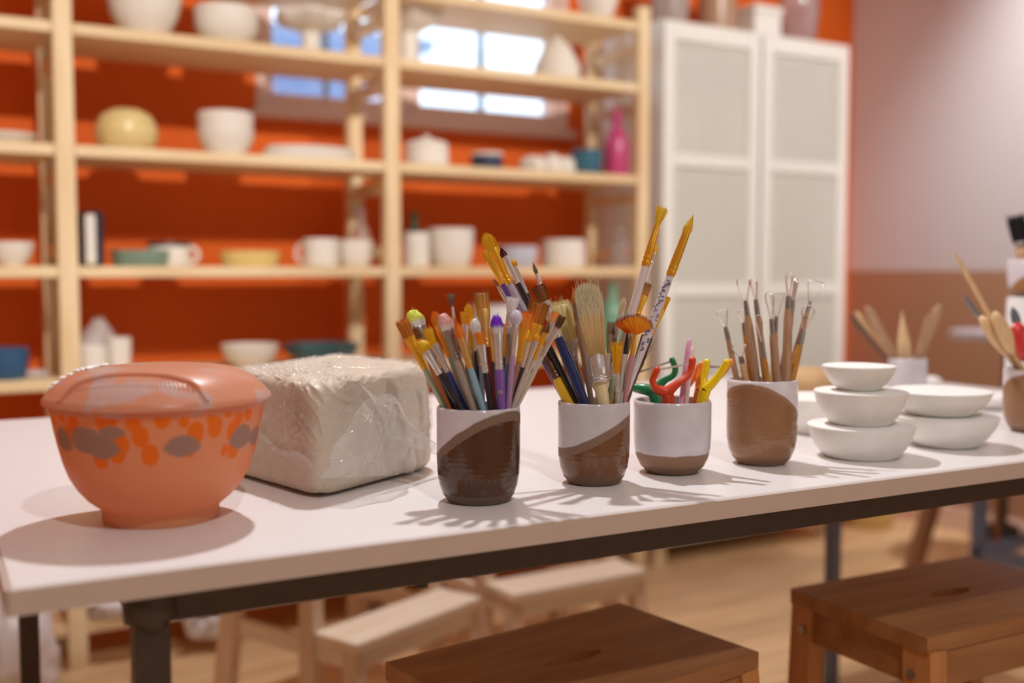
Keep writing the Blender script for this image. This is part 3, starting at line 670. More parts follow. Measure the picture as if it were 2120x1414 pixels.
# ------------------------------------------------------------------ block of clay in plastic
m_clay, nt, b = nodes_of('grey_clay')
tc = nt.nodes.new('ShaderNodeTexCoord'); n = nt.nodes.new('ShaderNodeTexNoise'); n.inputs['Scale'].default_value = 22; n.inputs['Detail'].default_value = 6
nt.links.new(tc.outputs['Object'], n.inputs['Vector'])
cr = nt.nodes.new('ShaderNodeValToRGB'); cr.color_ramp.elements[0].color = (*lin((204, 184, 158)), 1); cr.color_ramp.elements[1].color = (*lin((226, 208, 184)), 1)
nt.links.new(n.outputs['Fac'], cr.inputs['Fac']); nt.links.new(cr.outputs['Color'], b.inputs['Base Color']); b.inputs['Roughness'].default_value = .5
def film(name, alpha, bump, vs, extra):
    m, nt, b = nodes_of(name)
    b.inputs['Base Color'].default_value = (.84, .80, .75, 1); b.inputs['Roughness'].default_value = .14; b.inputs['Alpha'].default_value = alpha; b.inputs['Specular IOR Level'].default_value = .9
    tc = nt.nodes.new('ShaderNodeTexCoord')
    n = nt.nodes.new('ShaderNodeTexNoise'); n.inputs['Scale'].default_value = 9; n.inputs['Detail'].default_value = 3; n.inputs['Distortion'].default_value = 1.2
    nt.links.new(tc.outputs['Object'], n.inputs['Vector'])
    ad = nt.nodes.new('ShaderNodeVectorMath'); ad.operation = 'MULTIPLY_ADD'; ad.inputs[1].default_value = (.10, .10, .10)
    nt.links.new(n.outputs['Color'], ad.inputs[0]); nt.links.new(tc.outputs['Object'], ad.inputs[2])
    v = nt.nodes.new('ShaderNodeTexVoronoi'); v.feature = 'DISTANCE_TO_EDGE'; v.inputs['Scale'].default_value = vs; nt.links.new(ad.outputs[0], v.inputs['Vector'])
    r = nt.nodes.new('ShaderNodeMapRange'); r.inputs['From Min'].default_value = 0; r.inputs['From Max'].default_value = .05; r.inputs['To Min'].default_value = 1; r.inputs['To Max'].default_value = 0
    nt.links.new(v.outputs['Distance'], r.inputs['Value'])
    sm = nt.nodes.new('ShaderNodeMath'); sm.operation = 'ADD'; nt.links.new(r.outputs['Result'], sm.inputs[0]); nt.links.new(n.outputs['Fac'], sm.inputs[1])
    bpn = nt.nodes.new('ShaderNodeBump'); bpn.inputs['Strength'].default_value = bump; bpn.inputs['Distance'].default_value = .004
    nt.links.new(sm.outputs[0], bpn.inputs['Height']); nt.links.new(bpn.outputs['Normal'], b.inputs['Normal'])
    # creases gather film layers: a little more opaque along them
    ra = nt.nodes.new('ShaderNodeMapRange'); ra.inputs['To Min'].default_value = alpha; ra.inputs['To Max'].default_value = min(1, alpha + extra); nt.links.new(r.outputs['Result'], ra.inputs['Value']); nt.links.new(ra.outputs['Result'], b.inputs['Alpha'])
    return m
m_film = film('cling_film', .15, .5, 10, .16); m_flap = film('loose_film', .30, .5, 24, .28)
cN = at_z(660, 1035, TZ); dA = Vector((math.cos(math.radians(29)), math.sin(math.radians(29)), 0)); dB = Vector((math.cos(math.radians(101)), math.sin(math.radians(101)), 0))
LA, LB, LH = .205, .205, .124
cmid = cN + dA * LA / 2 + dB * LB / 2
t = thing('clay_block', 'big block of grey clay wrapped in crumpled clear plastic', 'clay', (cmid.x, cmid.y, TZ))
def block(nseg, off, amp, creases, name, m):
    mb = MB()
    def P(f, u, v):
        c = {0: (u, v, 1), 1: (u, v, -1), 2: (1, u, v), 3: (-1, u, v), 4: (u, 1, v), 5: (u, -1, v)}[f]
        p = Vector(c)
        # round the box edges
        k = 9.0; q = (abs(p.x) ** k + abs(p.y) ** k + abs(p.z) ** k) ** (1 / k)
        r = p / q * 1.02
        r.x = max(-1, min(1, r.x)); r.y = max(-1, min(1, r.y)); r.z = max(-1, min(1, r.z))
        sag = 1 + .05 * (1 - (r.z + 1) / 2)
        tz = LH * (1 + r.z) / 2 * (1 - .10 * (r.y + 1) / 2 * 0 + .02 * r.x)
        w = cmid + dA * (r.x * LA / 2 * sag) + dB * (r.y * LB / 2 * sag); w.z = TZ + tz
        nrm = (dA * p.x ** 3 + dB * p.y ** 3 + UP * p.z ** 3); nrm.normalize()
        s = Vector((r.x * 1.0, r.y * 1.0, r.z * .62))
        d = amp * .5 * noise.noise(s * 1.7 + Vector((3, 1, 7)))
        if creases:
            w1 = noise.noise(s * 1.3 + Vector((11, 2, 5)))
            g = Vector((s.x * 1.4 + s.z * 2.2 + w1 * 1.6, s.y * 1.6 - s.z * 1.5, s.z * .9 + w1))
            e1 = 1 - abs(noise.noise(g * 1.5)) * 8; e2 = 1 - abs(noise.noise(g * 2.9 + Vector((4, 4, 4)))) * 8; g2 = Vector((s.x * 3 - s.z * 4, s.y * 3 + s.z * 2, s.z * 2 + w1)); e3 = 1 - abs(noise.noise(g2 * 1.5)) * 9
            pat = max(.3, min(1, .55 + 1.6 * noise.noise(s * 1.1 + Vector((20, 3, 8))))); d += amp * pat * (.6 * max(0, e1) ** 1.5 + .45 * max(0, e2) ** 1.5 + .35 * max(0, e3) ** 1.5) + amp * .12 * noise.noise(s * 5)
        d += off
        if p.z < 0 and f != 1: d *= max(.15, 1 + p.z * .75)
        w2 = w + nrm * d
        if w2.z < TZ + .0008: w2.z = TZ + .0008
        return w2
    for f in range(6):
        k = 8 if f == 1 else nseg
        flip = f in (1, 3, 4)
        mb.grid((lambda u, v, f=f: P(f, (1 - 2 * u) if flip else (2 * u - 1), 2 * v - 1)), k, k)
    return mb.build(name, m, t, angle=180)
block(90, -.001, .0045, True, 'clay', m_clay)
block(130, .0015, .0065, True, 'plastic_wrap', m_film)
# loose flap of the bag over the near right-hand side
def crumple(p, a):
    return a * (abs(noise.noise(p * 16)) * 1.2 + .6 * abs(noise.noise(p * 37 + Vector((5, 5, 5)))))
nR = Vector((dA.y, -dA.x, 0))        # outward normal of the right-hand face
def flap(u, v):
    # outline in (along A, height) on the right-hand face
    lo, hi = .006 + .02 * (1 - u), .088 + .016 * math.sin(u * math.pi) - .05 * max(0, u - .6)
    x = -.012 + u * .16 * (1 - .15 * v) + .03 * v * (1 - u); h = lo + (hi - lo) * v
    base = cN + dA * x + UP * h
    bulge = .012 + .020 * math.sin(math.pi * u) * math.sin(math.pi * (v * .8 + .1)) + .010 * v
    return base + nR * (bulge + crumple(Vector((x, h, 0)), .012))
MB().grid(flap, 70, 50).build('plastic_flap', m_flap, t, angle=25)
fe = [flap(0, v) for v in np.linspace(0, 1, 26)] + [flap(u, 1) for u in np.linspace(0, 1, 36)] + [flap(1, v) for v in np.linspace(1, 0, 26)]
MB().tube(fe, .0006, 5).build('flap_edge', m_film, t)
def tail(u, v):
    a = at_z(0, 0, TZ) if False else None
    top = cN + dA * (.06 + .10 * u) + UP * (.118 - .075 * u) + nR * (.002 + .02 * u)
    bot = cN + dA * (.10 + .115 * u) + UP * (.052 - .045 * u) + nR * (.010 + .022 * u)
    p = top.lerp(bot, v); return p + nR * (crumple(p, .010) + .008 * math.sin(v * math.pi))
MB().grid(tail, 50, 40).build('plastic_flap', m_flap, t, angle=25)
seam = [cN + dB * (x * .13) + UP * (.036 + .02 * x + .004 * math.sin(9 * x)) - Vector((dB.y, -dB.x, 0)) * (.0075) for x in np.linspace(0.0, 1, 24)]
MB().tube(seam, [(.0035, .0007)] * 24, 8, side=UP).build('bag_seam', m_film, t)

# ------------------------------------------------------------------ cups
def glaze(name, z0, kx, ky, band, white, raw, brown, foot=.012):
    m, nt, b = nodes_of(name)
    tc = nt.nodes.new('ShaderNodeTexCoord'); sp = nt.nodes.new('ShaderNodeSeparateXYZ'); nt.links.new(tc.outputs['Object'], sp.inputs[0])
    def math_(op, a, c):
        k = nt.nodes.new('ShaderNodeMath'); k.operation = op
        for i, q in enumerate((a, c)):
            if isinstance(q, (int, float)): k.inputs[i].default_value = q
            else: nt.links.new(q, k.inputs[i])
        return k.outputs[0]
    n = nt.nodes.new('ShaderNodeTexNoise'); n.inputs['Scale'].default_value = 45; n.inputs['Detail'].default_value = 3; nt.links.new(tc.outputs['Object'], n.inputs['Vector'])
    h = math_('SUBTRACT', sp.outputs['Z'], z0); h = math_('SUBTRACT', h, math_('MULTIPLY', sp.outputs['X'], kx)); h = math_('SUBTRACT', h, math_('MULTIPLY', sp.outputs['Y'], ky))
    h = math_('ADD', h, math_('MULTIPLY', math_('SUBTRACT', n.outputs['Fac'], .5), .004))
    def step(x, e, w=.0008):
        r = nt.nodes.new('ShaderNodeMapRange'); r.inputs['From Min'].default_value = e - w; r.inputs['From Max'].default_value = e + w; nt.links.new(x, r.inputs['Value']); return r.outputs['Result']
    isw, isr = step(h, 0), step(h, -band)
    isf = step(sp.outputs['Z'], foot)
    def mix(f, a, c):
        k = nt.nodes.new('ShaderNodeMix'); k.data_type = 'RGBA'; nt.links.new(f, k.inputs['Factor'])
        for nm, q in (('A', a), ('B', c)):
            if isinstance(q, tuple): k.inputs[nm].default_value = (*lin(q), 1)
            else: nt.links.new(q, k.inputs[nm])
        return k.outputs['Result']
    n2 = nt.nodes.new('ShaderNodeTexNoise'); n2.inputs['Scale'].default_value = 300; nt.links.new(tc.outputs['Object'], n2.inputs['Vector'])
    br2 = mix(n2.outputs['Fac'], tuple(int(v * .92) for v in brown), tuple(min(255, int(v * 1.08)) for v in brown))
    wh2 = mix(n.outputs['Fac'], tuple(int(v * .94) for v in white), tuple(min(255, int(v * 1.05)) for v in white))
    c = mix(isr, br2, raw); c = mix(isw, c, wh2); c2 = mix(isf, tuple(int(v * .85) for v in raw), c)
    nt.links.new(c2, b.inputs['Base Color'])
    gl = math_('MAXIMUM', isw, math_('SUBTRACT', 1.0, isr)); gl = math_('MULTIPLY', gl, isf)
    r = nt.nodes.new('ShaderNodeMapRange'); r.inputs['To Min'].default_value = .65; r.inputs['To Max'].default_value = .13; nt.links.new(gl, r.inputs['Value'])
    nt.links.new(r.outputs['Result'], b.inputs['Roughness'])
    wv = nt.nodes.new('ShaderNodeTexWave'); wv.bands_direction = 'Z'; wv.inputs['Scale'].default_value = 60; wv.inputs['Distortion'].default_value = 1.5; nt.links.new(tc.outputs['Object'], wv.inputs['Vector'])
    bpn = nt.nodes.new('ShaderNodeBump'); bpn.inputs['Strength'].default_value = .05; bpn.inputs['Distance'].default_value = .0015; nt.links.new(wv.outputs['Fac'], bpn.inputs['Height']); nt.links.new(bpn.outputs['Normal'], b.inputs['Normal'])
    return m
CUPS = {}
def cup(key, label, p, R, H, rb, z0, q, alpha, band, white, raw, brown, foot=.010):
    d = RT * math.cos(math.radians(alpha)) - FH * math.sin(math.radians(alpha)); k = q / R
    m = glaze('cup_glaze_' + key, z0, d.x * k, d.y * k, band, white, raw, brown, foot)
    w = .0035
    prof = [(0, 0), (rb - .003, 0), (rb, .0015), (rb + (R - rb) * .45, .008), (rb + (R - rb) * .78, .018), (R * .985, .03), (R, .045), (R, H - .004), (R - .0005, H - .001), (R - w / 2, H), (R - w + .0003, H - .001), (R - w, H - .005), (R - w, .045), (R * .985 - w, .03), (rb + (R - rb) * .7 - w, .016), (rb - .004, .008), (0, .007)]
    o = MB().lathe(prof, p, 72).build('ceramic_cup', m, org=p, angle=50)
    tag(o, label, 'cup', 'two-tone ceramic tool cups')
    CUPS[key] = dict(p=Vector(p), R=R - w, H=H, K=depth(Vector(p)))
    return o
WG, RAW = (214, 204, 206), (150, 116, 92)
cup('1', 'brown and grey-white glazed cup crammed with small brushes, nearest the clay block', at_z(991, 1035, TZ), .0427, .0975, .032, .0667, .029, 42, .0105, WG, (128, 100, 82), (84, 52, 32))
cup('2', 'brown and grey-white glazed cup holding the tall yellow brushes and wide cream brush', at_z(1229, 998, TZ), .0398, .0915, .029, .0605, .02, -10, .010, WG, (140, 108, 86), (122, 80, 50))
cup('3', 'short cup, grey-white with an unglazed brown foot, holding coloured plastic tools', at_z(1391, 976, TZ), .0450, .085, .030, .025, 0, 0, .2, (222, 214, 218), (158, 122, 96), (150, 110, 84))
cup('4', 'tall cup with a brown arch on white glaze, full of wooden loop tools', at_z(1576, 958, TZ), .0425, .1035, .029, .070, .030, 125, .005, (236, 228, 230), (160, 120, 90), (154, 112, 78))
cup('5', 'white cup of flat wooden modelling tools behind the stacked plaster moulds', at_z(1877, 832, TZ), .0335, .079, .026, .01, 0, 0, .2, (216, 208, 212), RAW, RAW)
cup('6', 'white and brown cup of wooden spoons at the right edge of the table', at_z(2142, 893, TZ), .0445, .092, .031, .058, .03, 120, .005, (236, 228, 230), (160, 120, 90), (154, 112, 78))

# white jar at the right with a further cup on it
jp = at_k(2140, 614, 1.93); jz = jp.z
tag(MB().lathe([(0, 0), (.040, 0), (.044, .004), (.044, jz - TZ - .006), (.042, jz - TZ - .001), (0, jz - TZ - .001)], (jp.x, jp.y, TZ), 40).build('white_jar', M_GLAZEW, org=(jp.x, jp.y, TZ)), 'upright white jar at the right edge, carrying a cup on its top', 'jar')
cup('7', 'white and brown cup with a black brush, raised on the white jar', Vector((jp.x, jp.y, jz)), .0445, .066, .031, .030, .03, 60, .004, (226, 218, 220), (160, 120, 90), (176, 120, 64))

# ------------------------------------------------------------------ plaster moulds
def mould(label, p, R, rb, H):
    prof = [(0, 0), (rb * .93, 0), (rb, .002), (rb + (R - rb) * .45, H * .30), (rb + (R - rb) * .8, H * .62), (R * .985, H * .88), (R, H * .95), (R * .993, H * .985), (R * .975, H), (R * .5, H + .0005), (0, H + .0005)]
    sd = random.random() * 9
    o = MB().lathe(prof, p, 56, lambda a, j, z: 1 + .008 * noise.noise(Vector((math.cos(a) * 2 + sd, math.sin(a) * 2, z * 40)))).build('plaster_mould', M_PLASTER, org=p, angle=50)
    tag(o, label, 'mould', 'round plaster moulds')
s1 = at_z(1781, 944, TZ)
mould('bottom, widest plaster mould of the stack of three', s1, .0660, .046, .041)
mould('middle plaster mould of the stack of three', s1 + UP * .0417 - RT * .001, .0578, .038, .0425)
mould('smallest plaster mould, topmost of the stack of three', s1 + UP * .0848 - RT * .004, .0450, .0265, .031)
s2 = at_z(1958, 922, TZ)
mould('bottom plaster mould of the stack of two right of the three', s2, .0665, .040, .041)
mould('top plaster mould of the stack of two', s2 + UP * .0417 - RT * .008 + FH * .004, .0665, .042, .033)
mould('plaster mould half hidden between the loop tool cup and the stack of three', at_z(1692, 893, TZ), .062, .045, .052)
mould('flat plaster mould behind the stack of two, near the table end', at_z(2040, 843, TZ), .062, .045, .022)
def lump(name, label, cat, p, R, H, m, seed):
    o = MB().lathe([(r * R, q * H) for r, q in SOLID['dome']], p, 32, lambda a, j, z: 1 + .16 * noise.noise(Vector((math.cos(a) + seed, math.sin(a), z * 9)))).build(name, m, org=p, angle=180)
    tag(o, label, cat)
lump('clay_lump', 'small pale clay lump near the far end of the table', 'clay', at_z(1925, 800, TZ), .022, .022, M_PLASTER, 2)
lump('clay_mound', 'tan rounded mound of clay at the far table corner behind the loop tools', 'clay', at_z(1672, 812, TZ), .058, .05, mat('tan_clay', (206, 166, 118), .7), 6)

# ------------------------------------------------------------------ brushes
HM = {}
def hmat(rgb, rough=.28):
    k = tuple(rgb)
    if k not in HM: HM[k] = mat('handle_lacquer_%d_%d_%d' % k, k, rough, var=.06, scale=90, coat=.2)
    return HM[k]
def inside_end(c, P, A):
    """walk from P down along -A until the cup wall or floor stops the tool"""
    q = P.copy(); last = q.copy()
    for _ in range(400):
        q = q - A * .001; r = (q - c['p']); h = r.z; rr = math.hypot(r.x, r.y)
        lim = c['R'] - .004 - max(0, .03 - h) * .35
        if h < .011 or (rr > lim and h < c['H'] - .012): break
        last = q.copy()
    return last
def axis_for(key, tip, rim, dt, dr):
    c = CUPS[key]; T = at_k(*tip, c['K'] + dt)
    best = None
    for dd in [0] + [s * .003 * i for i in range(1, 26) for s in (-1, 1)]:
        P = at_k(*rim, c['K'] + dr + dd); A = (T - P).normalized()
        zr_ = c['p'].z + c['H']; Q = P + A * ((zr_ - P.z) / A.z) if A.z > .05 else P
        if math.hypot(Q.x - c['p'].x, Q.y - c['p'].y) < c['R'] - .0035: best = P; break
    if best is None: best = at_k(*rim, c['K'] + dr)
    return c, T, best, (T - best).normalized()
def lerpc(stops, u):
    for (u0, c0), (u1, c1) in zip(stops, stops[1:]):
        if u <= u1:
            k = (u - u0) / max(1e-6, u1 - u0); k = max(0, min(1, k)); return tuple(a + (b_ - a) * k for a, b_ in zip(c0, c1))
    return stops[-1][1]
def bristle_head(P, A, S, L, a0, b0, a1, b1, style, stops, n, seed, stray=0):
    rnd = random.Random(seed); mb = MB(); N = A.cross(S)
    st = [(u, tuple(v * min(1.3, .93 / max(lin(c))) for v in lin(c))) for u, c in stops]
    def pt(s, t_, u, lj=1.0):
        rho = min(1, math.hypot(s, t_))
        if style == 'dome' and rho > 0:
            q = (1 / max(abs(s), abs(t_)) * rho) ** .75; s *= q; t_ *= q
        if style == 'fan':
            f = s * 1.0; dirv = A * math.cos(f) + S * math.sin(f)
            return P + S * (s * a0) + dirv * (L * u * lj * (1 - .05 * s * s)) + N * (t_ * (b0 * (1 - u) + b1 * u))
        if style == 'flat': lf = 1.0; k = u
        elif style == 'filbert': lf = 1 - .42 * abs(s) ** 2.2; k = math.sin(u * math.pi / 2)
        elif style == 'mop': lf = math.sqrt(max(.05, 1 - .8 * rho * rho)) if u > 0 else 1; lf = 1 - (1 - lf) * u; k = math.sin(min(1, u * 1.5) * math.pi / 2)
        elif style == 'round':
            lf = 1 - .2 * rho; k = 0
            w = (1 + .35 * math.sin(math.pi * min(1, u * 1.1))) * (1 - .93 * u ** 2.4)
            return P + A * (L * u * lf * lj) + S * (s * a0 * w) + N * (t_ * b0 * w)
        elif style == 'dome': lf = 1 - (.38 * max(0, min(1, (t_ + 1) / 2)) + .07 * min(1, abs(s)) ** 4) * u; k = math.sin(min(1, u * 1.1) * math.pi / 2)
        else: lf = 1.0; k = u
        a = a0 + (a1 - a0) * k; b_ = b0 + (b1 - b0) * k
        return P + A * (L * u * lf * lj) + S * (s * a) + N * (t_ * b_)
    # solid core
    na = 18; us = [0, .2, .4, .6, .78, .9]; vs = []; cs = []; fs = []
    for u in us:
        for i in range(na):
            a = 2 * math.pi * i / na; vs.append(pt(math.cos(a) * .93, math.sin(a) * .93, u)); cs.append(lerpc(st, u * .97 if style != 'dome' else u * .55))
    for rho in (.6, .25):
        for i in range(na):
            a = 2 * math.pi * i / na; vs.append(pt(math.cos(a) * rho, math.sin(a) * rho, .93)); cs.append(lerpc(st, 1.0))
    R_ = len(us) + 2
    for j in range(R_ - 1):
        for i in range(na):
            i2 = (i + 1) % na; fs.append((j * na + i, j * na + i2, (j + 1) * na + i2, (j + 1) * na + i))
    fs.append(tuple((R_ - 1) * na + i for i in range(na)))
    mb.add(vs, fs, cs)
    for _ in range(n):
        a = rnd.uniform(0, 2 * math.pi); rho = math.sqrt(rnd.uniform(.2 if style != 'dome' else .0, 1.0))
        s, t_ = math.cos(a) * rho, math.sin(a) * rho
        lj = rnd.uniform(.93, 1.05) if style != 'dome' else rnd.uniform(.97, 1.015); js, jt = (rnd.gauss(0, .05), rnd.gauss(0, .05)) if style != 'dome' else (rnd.gauss(0, .025), rnd.gauss(0, .03))
        if stray and rnd.random() < stray: js *= 8; jt *= 4; lj *= 1.12
        v = rnd.uniform(.8, 1.18); pts = []; cc = []
        for u in (0, .35, .7, 1):
            pts.append(pt((s + js * u), (t_ + jt * u), u, lj)); cc.append(tuple(min(1, q * v) for q in lerpc(st, u)))
        w = .00034 if L < .05 else .00045
        mb.tube(pts, [w, w, w * .9, w * .3], 3, side=S, col=cc, caps=False)
    return mb
BG = 'paint brushes in the cups'
BN = [0]
def brush(key, label, tip, base, fer, rimx, style, hw, fw_, stops, fm, hrgb, dt=0, dr=0, rimy=None, hwid=None, flat=None, tipw=None, n=None, stray=.05, name='paint_brush', collar=None, group=BG, thick=.45):
    c0 = CUPS[key]; ry = rimy or {'1': 838, '2': 829, '3': 829, '4': 788, '6': 770, '7': 547}[key]
    c, T, P, A = axis_for(key, tip, (rimx, ry), dt, dr)
    tot = math.dist(tip, (rimx, ry)); Lw = (T - P).length
    def along(q):
        dx, dy = rimx - tip[0], ry - tip[1]; f = ((q[0] - tip[0]) * dx + (q[1] - tip[1]) * dy) / (dx * dx + dy * dy)
        return T + (P - T) * f, f
    Bp, fb = along(base); Fp, ff = along(fer)
    kk = depth(Bp) / F
    E_ = inside_end(c, P, A)
    S = A.cross(FW).normalized()
    if flat is not None: S = Matrix.Rotation(flat, 3, A) @ S
    BN[0] += 1
    t = thing(name, label, 'brush', E_, 0, group)
    fr = fw_ / 2 * kk; ha = hw / 2 * kk * (1.1 if 9 < hw < 40 else 1)
    hr = (hwid or fw_ * .95) / 2 * kk
    Lh = (Fp - E_).length; Hd = (Fp - E_).normalized()
    prof = [(0, .35), (.02, .6), (.25, .72), (.6, .95), (.82, 1.08), (.94, 1.0), (1.0, .9)]
    MB().tube([E_ + Hd * (Lh * u) for u, _ in prof], [hr * k for _, k in prof], 12).build('handle', hmat(hrgb), t)
    ro = style in ('round', 'mop')
    a_m = ha * (.92 if style in ('flat', 'filbert') else (.62 if style == 'mop' else (.8 if style == 'round' else .35)))
    if tipw: a_m = ha * tipw
    b_m = a_m if ro else max(.0012, min(fr * 1.0, a_m * thick))
    pts = []; rad = []
    for u in (0, .04, .08, .11, .15, .19, .22, .26, .5, .75, .96, 1.0):
        k = max(0, (u - .3) / .7); k = k * k * (3 - 2 * k)
        a = fr + (a_m - fr) * k; b_ = fr + (b_m - fr) * k
        if u in (.08, .19): a *= 1.09; b_ *= 1.09
        if u in (.04, .11, .15, .22): a *= .97; b_ *= .97
        if u == 1.0: a *= .96; b_ *= .96
        pts.append(Fp + (Bp - Fp) * u); rad.append((a, b_))
    MB().tube(pts, rad, 16, side=S).build('ferrule', fm, t, angle=60)
    if collar:
        MB().tube([Fp - Hd * .012, Fp - Hd * .004, Fp], [(fr * .6, fr * .35), (fr * .95, fr * .5), (fr * 1.0, fr * .5)], 16, side=S).build('collar', hmat(collar), t)
    L = (T - Bp).length
    nn = n or int(70 + 5 * hw)
    a1, b1 = ha, (ha if ro else max(b_m * (.8 if thick < .5 else 1.6), .0014))
    bristle_head(Bp - A * .002, A, S, L + .002, a_m * .93, b_m * .93, a1, b1, style, stops, nn, 100 + BN[0], stray).build('bristles', M_BRISTLE, t, angle=60)
    return t
def two(a, b_, m=.5): return [(0, a), (m, a), (1, b_)]
def tipc(a, b_, s=.55): return [(0, a), (s, a), (min(1, s + .25), b_), (1, b_)]
OR = (226, 134, 40); YE = (242, 186, 40); BR = (150, 92, 48); DB = (96, 60, 38); WH = (236, 226, 220); TAN = (198, 150, 92)
BLK = (34, 30, 32); LB = (140, 174, 190); NAVY = (28, 44, 96)
# ---- leftmost cup, front to back
brush('1', 'brush with splayed brown-orange tip, gold ferrule and pale green handle, far left of its cup', (830, 664), (848, 696), (885, 760), 917, 'flat', 24, 13, two((184, 110, 40), (206, 128, 48)), M_GOLD, (182, 196, 158), -.02, -.012)
brush('1', 'fluffy brush with lime-yellow tip on white bristles, upper left of the leftmost cup', (849, 639), (871, 676), (905, 745), 936, 'mop', 36, 20, tipc((226, 226, 222), (222, 226, 96), .35), M_DKSILVER, (60, 52, 50), .02, .01, tipw=.8)
brush('1', 'thin dark brown pointed brush with gold ferrule, behind the splayed orange one', (855, 672), (868, 700), (892, 750), 926, 'round', 14, 11, two((120, 76, 40), (150, 92, 44)), M_GOLD, (178, 96, 44), 0, 0)
brush('1', 'brush with drooping bright yellow head and black handle, left in the leftmost cup', (868, 704), (886, 722), (914, 772), 949, 'mop', 30, 15, two((240, 186, 30), (250, 200, 50)), M_SILVER, BLK, -.03, -.025)
brush('1', 'bright yellow flat brush with blue handle, just right of the drooping yellow one', (884, 681), (899, 712), (928, 770), 960, 'flat', 20, 12, two((240, 182, 36), (246, 196, 60)), M_SILVER, (40, 60, 130), -.012, -.012)
brush('1', 'orange filbert with long gold ferrule and pale blue-green handle, left of the pink tip', (898, 645), (906, 674), (928, 741), 968, 'filbert', 22, 13, two((214, 130, 40), (232, 120, 26)), M_GOLD, (172, 196, 196), .0, -.005)
brush('1', 'round fluffy brush with pink tip on white bristles', (914, 646), (925, 684), (943, 746), 978, 'mop', 30, 20, tipc((240, 230, 224), (238, 180, 170), .3), M_DKSILVER, (176, 156, 140), -.022, -.022, tipw=.85)
brush('1', 'tiny grey-brown fan-tipped brush with silver ferrule and blue handle, standing highest at left', (933, 609), (936, 632), (946, 690), 964, 'flat', 17, 8, two((116, 84, 70), (150, 118, 98)), M_SILVER, (36, 58, 132), .03, .015, tipw=.35)
brush('1', 'orange oval brush with brass ferrule and light blue handle', (940, 654), (952, 699), (969, 764), 997, 'round', 21, 14, two((222, 120, 40), (232, 104, 26)), M_BRASS, LB, -.035, -.028, hwid=15)
brush('1', 'yellow flat brush with silver ferrule beside the yellow round one', (960, 646), (961, 671), (968, 730), 974, 'flat', 15, 10, two((214, 150, 40), (232, 168, 44)), M_SILVER, (70, 62, 60), .005, .005)
brush('1', 'yellow round brush with gold ferrule behind the orange oval one', (969, 629), (972, 662), (976, 720), 983, 'filbert', 19, 11, two((232, 170, 40), (246, 186, 50)), M_GOLD, (200, 160, 80), .02, .01)
brush('1', 'off-white soft brush with dark silver ferrule and black handle, mid cup', (984, 656), (980, 689), (980, 728), 989, 'mop', 22, 11, two((236, 228, 222), (240, 234, 230)), M_SILVER, BLK, .01, .0)
brush('1', 'tall tan angular flat brush with brass ferrule and red handle', (996, 605), (995, 641), (1010, 720), 1022, 'flat', 29, 14, two((190, 132, 60), (168, 112, 72)), M_BRASS, (150, 34, 28), .015, -.002, hwid=11)
brush('1', 'short orange flat brush with silver ferrule and black handle at the cup front', (992, 688), (993, 713), (1005, 771), 1016, 'flat', 18, 14, two((226, 142, 40), (222, 130, 38)), M_SILVER, BLK, -.035, -.028)
pb_ = brush('1', 'soft white brush with violet tip and purple handle numbered ten', (1027, 648), (1027, 690), (1032, 765), 1038, 'mop', 25, 18, tipc((240, 232, 232), (120, 40, 190), .38), M_SILVER, (128, 84, 168), -.03, -.03, hwid=20, tipw=.85)
brush('1', 'white splayed flat brush leaning right, behind the violet tip', (1062, 616), (1051, 646), (1037, 730), 1030, 'flat', 28, 12, two((226, 214, 210), (238, 230, 226)), M_SILVER, (90, 84, 90), .02, .012, tipw=.55)
brush('1', 'soft lavender-white brush with slim silver ferrule and mauve handle', (1070, 639), (1069, 669), (1063, 737), 1053, 'mop', 25, 9, two((226, 214, 222), (214, 206, 222)), M_SILVER, (178, 138, 172), -.015, -.02, hwid=13)
brush('1', 'blue-grey handled brush with pewter ferrule, behind the mauve handle', (1056, 676), (1054, 690), (1050, 755), 1044, 'flat', 13, 11, two((220, 220, 224), (228, 228, 230)), M_DKSILVER, (98, 116, 150), 0, -.008)
brush('1', 'orange flat brush with wide gold ferrule and rosy handle, right part of the cup', (1093, 647), (1090, 682), (1074, 752), 1059, 'flat', 25, 14, two((226, 140, 44), (238, 118, 30)), M_GOLD, (190, 134, 110), -.005, -.01)
brush('1', 'wide chestnut flat brush leaning right out of the leftmost cup', (1120, 627), (1106, 670), (1082, 745), 1057, 'flat', 38, 14, two((178, 104, 28), (150, 86, 24)), M_GOLD, (120, 90, 60), .02, .008, stray=.08)
brush('1', 'small yellow-orange brush with clear silver ferrule leaning right', (1117, 683), (1109, 703), (1085, 770), 1064, 'round', 16, 10, two((236, 166, 40), (246, 182, 50)), M_SILVER, (196, 176, 160), -.022, -.018)
brush('1', 'small dark brown brush with gold ferrule leaning right below the chestnut flat', (1139, 662), (1128, 687), (1103, 742), 1067, 'round', 15, 9, two((120, 70, 34), (136, 82, 40)), M_GOLD, (206, 188, 172), .0, .0)
brush('1', 'orange-tipped small flat brush with white ferrule, far right of the leftmost cup', (1152, 648), (1147, 668), (1118, 735), 1069, 'flat', 18, 9, two((222, 150, 80), (236, 134, 30)), M_SILVER, (214, 206, 198), .012, .004)
brush('1', 'small dark flat brush with long silver ferrule and pale wood handle, rightmost of its cup', (1165, 655), (1153, 676), (1122, 735), 1072, 'flat', 14, 10, two((96, 62, 42), (110, 72, 48)), M_SILVER, (206, 190, 172), -.015, -.01)
brush('1', 'thin yellow brush with narrow silver ferrule and black handle, right side of the cup', (1100, 686), (1095, 704), (1079, 758), 1062, 'round', 11, 8, two((236, 166, 44), (240, 176, 50)), M_SILVER, BLK, -.03, -.022)
